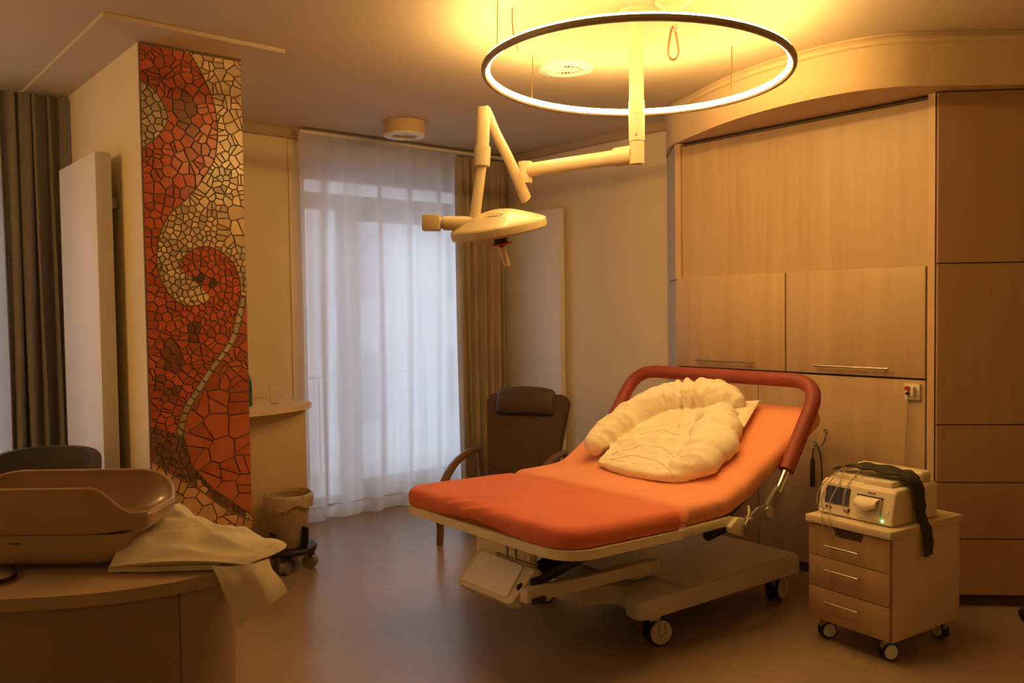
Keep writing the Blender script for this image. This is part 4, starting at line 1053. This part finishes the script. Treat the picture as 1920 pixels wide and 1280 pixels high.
# sensor leads
for k, pts in enumerate(([(-.06, .10, H_ + .03), (-.12, .13, H_ + .02), (-.20, .145, mh - .02), (-.245, .15, .09), (-.255, .135, .03), (-.284, .12, .006), (-.292, .112, -.03), (-.286, .10, -.062), (-.262, .085, -.082)],
                         [(-.05, .07, H_ + .032), (-.11, .11, H_ + .022), (-.19, .10, mh - .02), (-.238, .112, .07), (-.25, .10, .03), (-.284, .082, .006), (-.292, .075, -.03), (-.286, .062, -.062), (-.262, .05, -.082)],
                         [(-.13, .15, H_ + .0), (-.19, .17, mh - .01), (-.225, .185, .10), (-.235, .18, .05), (-.215, .15, .028)],
                         [(-.10, .05, H_ + .012), (-.18, .055, mh - .01), (-.215, .05, .10), (-.225, .045, .05), (-.208, .038, .03)])):
    c = MB().tube(sm([mnM @ Vector(p) for p in pts], 6), .0028, 6).build('sensor_lead', M['cable'])
    tag(origin_to(c, mnM @ Vector(pts[0])), ['grey sensor lead looping over the screen into the top drawer, left of the pair', 'grey sensor lead looping into the top drawer, right of the pair',
        'short grey lead plugged in below the screen at its far side', 'short grey lead plugged in between screen and printer'][k], 'cable', 'monitor leads')

# rolling stool, only a castor shows at the right picture edge
stl = thing('rolling_stool', 'rolling stool mostly outside the right edge, one black castor showing', 'stool', (4.71, 1.30, 0))
MB().cyl((4.71, 1.30, .09), (4.71, 1.30, .50), .025, seg=20).build('column', M['steel'], stl, world=True)
MB().lathe([(0, .50), (.17, .50), (.18, .515), (.18, .55), (.165, .57), (0, .575)], Matrix.Translation((4.71, 1.30, 0)), 40).build('seat', M['black'], stl, world=True)
for k in range(5):
    a = R(92 + 72 * k); tip = Vector((4.71 + .272 * math.cos(a), 1.30 + .272 * math.sin(a), 0))
    MB().tube([(4.71, 1.30, .11), (tip.x, tip.y, .085)], [.022, .016], 10).build('base_arm', M['steel'], stl, world=True)
    t = Vector((-math.sin(a + .5), math.cos(a + .5), 0)) * .02
    w = tip + Vector((0, 0, .032)); MB().cyl(w - t, w + t, .032, seg=24).build('caster', M['black'], stl, world=True)

# ------------------------------------------------------------------ foreground table, infant scale, linen, chair
TZ = .85
tbl = thing('round_table', 'brown laminate table with a rounded end at the left front', 'table', A(-1.5, 2.9), CA)
outl = [(-2.6, 2.20), (-1.9, 2.215)] + [(v.x, v.y) for v in sm([(p[0], p[1], 0) for p in ((-1.5, 2.228), (-1.344, 2.24), (-1.2, 2.262), (-1.08, 2.298), (-.96, 2.362), (-.868, 2.445), (-.838, 2.53), (-.855, 2.63), (-.93, 2.73), (-1.06, 2.81), (-1.25, 2.85))], 5)] + [(-2.6, 2.90)]
mA = Matrix.Rotation(CA, 4, 'Z')
MB().prism(outl, TZ - .035, TZ, mA, .006).build('table_top', M['table'], tbl, world=True)
def inset(poly, k):
    c = Vector((-1.5, 2.55)); out = []
    for p in poly:
        d = c - Vector(p); out.append((p[0] + (d.x / d.length) * k, p[1] + (d.y / d.length) * k))
    return out
ins_ = inset(outl, .022)
front = [p for p in ins_ if p[0] < -.955 and p[1] < 2.55]
side = [p for p in ins_ if p[0] >= -.955]
MB().prism([(-2.58, 2.86)] + front + [(-.955, front[-1][1] + .008), (-.955, 2.68), (-1.10, 2.78), (-1.27, 2.825)], 0, TZ - .035, mA).build('base_cabinet', M['table_base'], tbl, world=True)
MB().prism([(-.953, side[0][1] - .004)] + side + [(-.953, side[-1][1])], 0, TZ - .035, mA).build('end_panel', M['table_side'], tbl, world=True)

isc = thing('infant_scale', 'brown plastic infant scale with a curved open tray on the round table', 'scale', A(-1.39, 2.63, TZ), CA)
# local x: along the tray, y: depth
def ell(n=64):
    return None
xa, xb, ya, yb = -.335, .328, -.170, .138
def tray(u, v):
    # u runs round the tray's rounded-rectangle rim, v: outer bottom -> rim -> inner bottom
    pl = TRAY
    i = u * len(pl); k = int(i) % len(pl); t = i - int(i); p = Vector(pl[k]) * (1 - t) + Vector(pl[(k + 1) % len(pl)]) * t
    # rim height: tall along both long sides, low at the right-hand end
    x, y = p.x, p.y
    e = max(0, min(1, (x - .165) / .12))
    if y < -.02: e = e * e * (3 - 2 * e)
    else:
        e = max(0, min(1, (x - .165) / .155)); e = 1 - math.sqrt(1 - e * e)
    e2 = max(0, min(1, (-.19 - x) / .14)); e2 = (1 - math.sqrt(1 - e2 * e2)) * .7
    zr = .242 - .072 * max(e, e2)
    c = Vector((0, -.01)); d = (p - c)
    if v < .5:
        w = v / .5; z = .112 + .012 * e + (zr - .112 - .012 * e) * w; sc_ = .955 + .045 * w ** .4
    else:
        w = (v - .5) / .5; z = zr - (zr - .128) * w ** .75; sc_ = 1 - .022 - .16 * w ** 2.0
    if v > .46 and v < .54: z += .003
    q = c + d * sc_
    return (q.x, q.y, z)
TRAY0 = rounded([(xa, ya), (xb, ya), (xb, yb), (xa, yb)], [.05, .035, .15, .12], 10)
TRAY = []
for i in range(len(TRAY0)):
    a, b = TRAY0[i], TRAY0[(i + 1) % len(TRAY0)]; n = max(1, int(math.hypot(b[0] - a[0], b[1] - a[1]) / .012))
    for k in range(n): TRAY.append((a[0] + (b[0] - a[0]) * k / n, a[1] + (b[1] - a[1]) * k / n))
tm = MB(); NU, NV = len(TRAY), 24
gv = [[tm.bm.verts.new(tray(i / NU, j / NV)) for j in range(NV + 1)] for i in range(NU)]
for i in range(NU):
    for j in range(NV): tm.bm.faces.new((gv[i][j], gv[(i + 1) % NU][j], gv[(i + 1) % NU][j + 1], gv[i][j + 1]))
tm.bm.faces.new([gv[i][NV] for i in range(NU)]); tm.bm.faces.new([gv[i][0] for i in range(NU)][::-1])
tro = tm.build('tray', M['tub'], isc, angle=60)
MB().tube([Vector(tray(i / NU, .5)) + Vector((0, 0, .001)) for i in range(NU)], .0042, 8, closed=True).build('rim', M['tub_rim_glint'], tro)  # lip added in the painted highlight colour
def lowb(k): return rounded([(xa + .01 + k, ya + .012 + k * .4), (xb - .07 - k, ya + .012 + k * .4), (xb - .07 - k, yb - .03 - k), (xa + .01 + k, yb - .03 - k)], .06, 6)
lb = MB(); rings = [[lb.bm.verts.new((x, y, z)) for x, y in lowb(k)] for k, z in ((.0, .109), (.008, .07), (.03, .035), (.055, .019), (.085, .016))]
for i in range(len(rings) - 1):
    for k in range(len(rings[0])): lb.bm.faces.new((rings[i][k], rings[i][(k + 1) % len(rings[0])], rings[i + 1][(k + 1) % len(rings[0])], rings[i + 1][k]))
lb.bm.faces.new(rings[0][::-1]); lb.bm.faces.new(rings[-1])
lbo = lb.build('scale_base', M['tub_low'], isc, angle=60)
mk = MB(); mk.lathe([(.0045, 0), (.0062, 0), (.0062, .0012), (.0045, .0012)], Matrix.Translation((-.099, ya + .016, .085)) @ Matrix.Rotation(R(90), 4, 'X'), 20, closed=True)
mk.span((-.088, ya + .0135, .0825), (-.052, ya + .0165, .0875), .001)
mk.build('maker_mark', M['print_dark'], lbo)
for x, y in ((xa + .12, ya + .09), (xb - .13, ya + .09), (xa + .12, yb - .1), (xb - .13, yb - .1)):
    MB().cyl((x, y, 0), (x, y, .017), .02, seg=16).build('foot', M['black'], isc)
pc_ = MB().tube(sm([A(-1.49, 2.50, TZ + .008), A(-1.43, 2.41, TZ + .008), A(-1.47, 2.335, TZ + .008), A(-1.60, 2.32, TZ + .008), A(-1.9, 2.36, TZ + .008)]), .007, 8).build('power_cable', M['black'])
tag(origin_to(pc_, A(-1.43, 2.41, TZ)), 'black power cable curling on the table below the infant scale', 'cable')

# linen: folded sheets in a low pile, the top one spilling over the table end
def net(rows, n=8):
    g1 = [sm(r, n) for r in rows]
    cols = [sm([g[i] for g in g1], n) for i in range(len(g1[0]))]
    def f(u, v):
        x = u * (len(cols) - 1); i = min(int(x), len(cols) - 2); t = x - i
        y = v * (len(cols[0]) - 1); j = min(int(y), len(cols[0]) - 2); w = y - j
        a = cols[i][j] * (1 - w) + cols[i][j + 1] * w; b = cols[i + 1][j] * (1 - w) + cols[i + 1][j + 1] * w
        return a * (1 - t) + b * t
    return f
lin = thing('folded_sheet', 'lower folded cream sheet flat on the table end beside the infant scale', 'sheet', A(-1.0, 2.6, TZ), CA, 'linen on the table')
for k, (z0, th, dx) in enumerate(((.0015, .015, 0), (.018, .014, .010))):
    def fs_(u, v, z0=z0, dx=dx, k=k):
        c0, c1, c2, c3 = Vector((-1.180 + dx, 2.452)), Vector((-.875, 2.462 + dx)), Vector((-.89, 2.68)), Vector((-1.15, 2.70))
        p = (c0 * (1 - u) + c1 * u) * (1 - v) + (c3 * (1 - u) + c2 * u) * v
        return A(p.x, p.y, TZ + z0 + .002 * noise.noise((u * 4, v * 4, k)) + .0015)
    MB().shell(fs_, 20, 14, th).build('fold_layer', M['linen'], lin, world=True, angle=70)
rows = [[(-1.178, 2.450, .868), (-1.06, 2.432, .884), (-.95, 2.436, .886), (-.86, 2.445, .880), (-.785, 2.462, .866)],
        [(-1.165, 2.52, .900), (-1.04, 2.54, .914), (-.92, 2.545, .910), (-.81, 2.548, .897), (-.735, 2.53, .868)],
        [(-1.12, 2.66, .930), (-1.04, 2.67, .932), (-.95, 2.67, .918), (-.83, 2.635, .902), (-.700, 2.592, .878)],
        [(-1.135, 2.77, .955), (-1.105, 2.775, .955), (-1.045, 2.765, .918), (-.88, 2.705, .905), (-.745, 2.64, .888)],
        [(-1.125, 2.845, .970), (-1.10, 2.855, .945), (-1.03, 2.835, .892), (-.90, 2.765, .882), (-.785, 2.69, .874)]]
nf = net([[Vector(q) for q in r] for r in rows])
def top(u, v):
    p = nf(u, v); a, d, z = p
    w = .013 * noise.noise((a * 9, d * 9, 1)) + .013 * (1 - 2 * abs(noise.noise((a * 6 + d * 9, d * 5 - a * 3, 7))))
    w += .004 * math.sin(60 * (d - .45 * a) + 5 * noise.noise((a * 5, d * 5, 3)))
    k = min(1, v * 6) * min(1, (1 - u) * 8 + .3)
    return A(a + .004 * noise.noise((a * 12, d * 12, 9)), d, z + w * k)
ts = MB().shell(top, 90, 70, .004).build('draped_sheet', M['linen'], angle=75)
tag(origin_to(ts, A(-.95, 2.6, TZ)), 'crumpled cream sheet spread over the folded one, its tip jutting past the table end', 'sheet', 'linen on the table')
hrows = [[(-.875, 2.440, .872), (-.845, 2.425, .876), (-.80, 2.435, .872), (-.76, 2.465, .872), (-.728, 2.505, .874)],
         [(-.852, 2.428, .840), (-.818, 2.405, .836), (-.778, 2.428, .836), (-.745, 2.440, .842), (-.715, 2.488, .846)],
         [(-.822, 2.425, .770), (-.785, 2.412, .782), (-.752, 2.430, .796), (-.722, 2.440, .806), (-.690, 2.480, .815)],
         [(-.790, 2.425, .702), (-.762, 2.418, .722), (-.732, 2.430, .744), (-.702, 2.440, .762), (-.668, 2.470, .782)]]
hf = net([[Vector(q) for q in r] for r in hrows])
def hang(u, v):
    a, d, z = hf(u, v)
    return A(a, d - .010 * math.sin(9 * u + 2.5 * v) * (.3 + v), z)
MB().shell(hang, 40, 30, .004).build('hanging_corner', M['linen'], ts, world=True, angle=75)

oc = thing('tub_chair', 'dark rounded chair back behind the infant scale, in front of the left radiator', 'chair', A(-2.27, 3.98), CA + R(180))
def shellb(u, v):
    t = (u - .5) * 2; ang = t * R(100); r = .25 + .02 * v
    z = .42 + (.53 - .15 * abs(t) ** 3) * v
    return (-(r * math.cos(ang)) + .02, r * math.sin(ang) * 1.0, z)
def shell_rot(u, v):
    x, y, z = shellb(u, v); return (y, x - .0, z)
MB().shell(shell_rot, 36, 12, .045).build('backrest', M['grey_office'], oc, angle=60)
MB().lathe([(0, .40), (.23, .40), (.245, .42), (.245, .46), (.22, .485), (0, .49)], None, 40).build('seat', M['grey_office'], oc)
for x, y in ((.16, .16), (-.16, .16), (.16, -.16), (-.16, -.16)):
    MB().cyl((x * 1.2, y * 1.2, 0), (x, y, .40), .014, .018, seg=12).build('leg', M['dull_metal'], oc)

# ------------------------------------------------------------------ light
wd = bpy.data.worlds.new('overcast'); sc.world = wd; wd.use_nodes = True
bg = wd.node_tree.nodes['Background']; bg.inputs['Color'].default_value = (.86, .93, 1.0, 1); bg.inputs['Strength'].default_value = 1.5
def lamp(name, kind, loc, e, c, size=.3, rot=None, sy=None):
    l = bpy.data.lights.new(name, kind); l.energy = e; l.color = c
    if kind == 'AREA':
        l.size = size
        if sy: l.shape = 'RECTANGLE'; l.size_y = sy
    else: l.shadow_soft_size = size
    o = bpy.data.objects.new(name, l); col.objects.link(o); o.location = loc
    if rot: o.rotation_euler = rot
    return o
WARM = (1, .57, .175)
lamp('room_lamp_left', 'POINT', (-1.2, 4.5, 2.35), 38, WARM, .2)
lamp('fill_light_rear', 'AREA', (.6, -.6, 2.9), 4, WARM, 1.2)  # unseen fill light added above the camera
sc.view_settings.view_transform = 'Standard'; sc.view_settings.look = 'None'; sc.view_settings.exposure = .30
sc.cycles.max_bounces = 8; sc.cycles.transparent_max_bounces = 12; sc.cycles.diffuse_bounces = 5
sc.cycles.sample_clamp_indirect = 6
sc.cycles.use_denoising = True
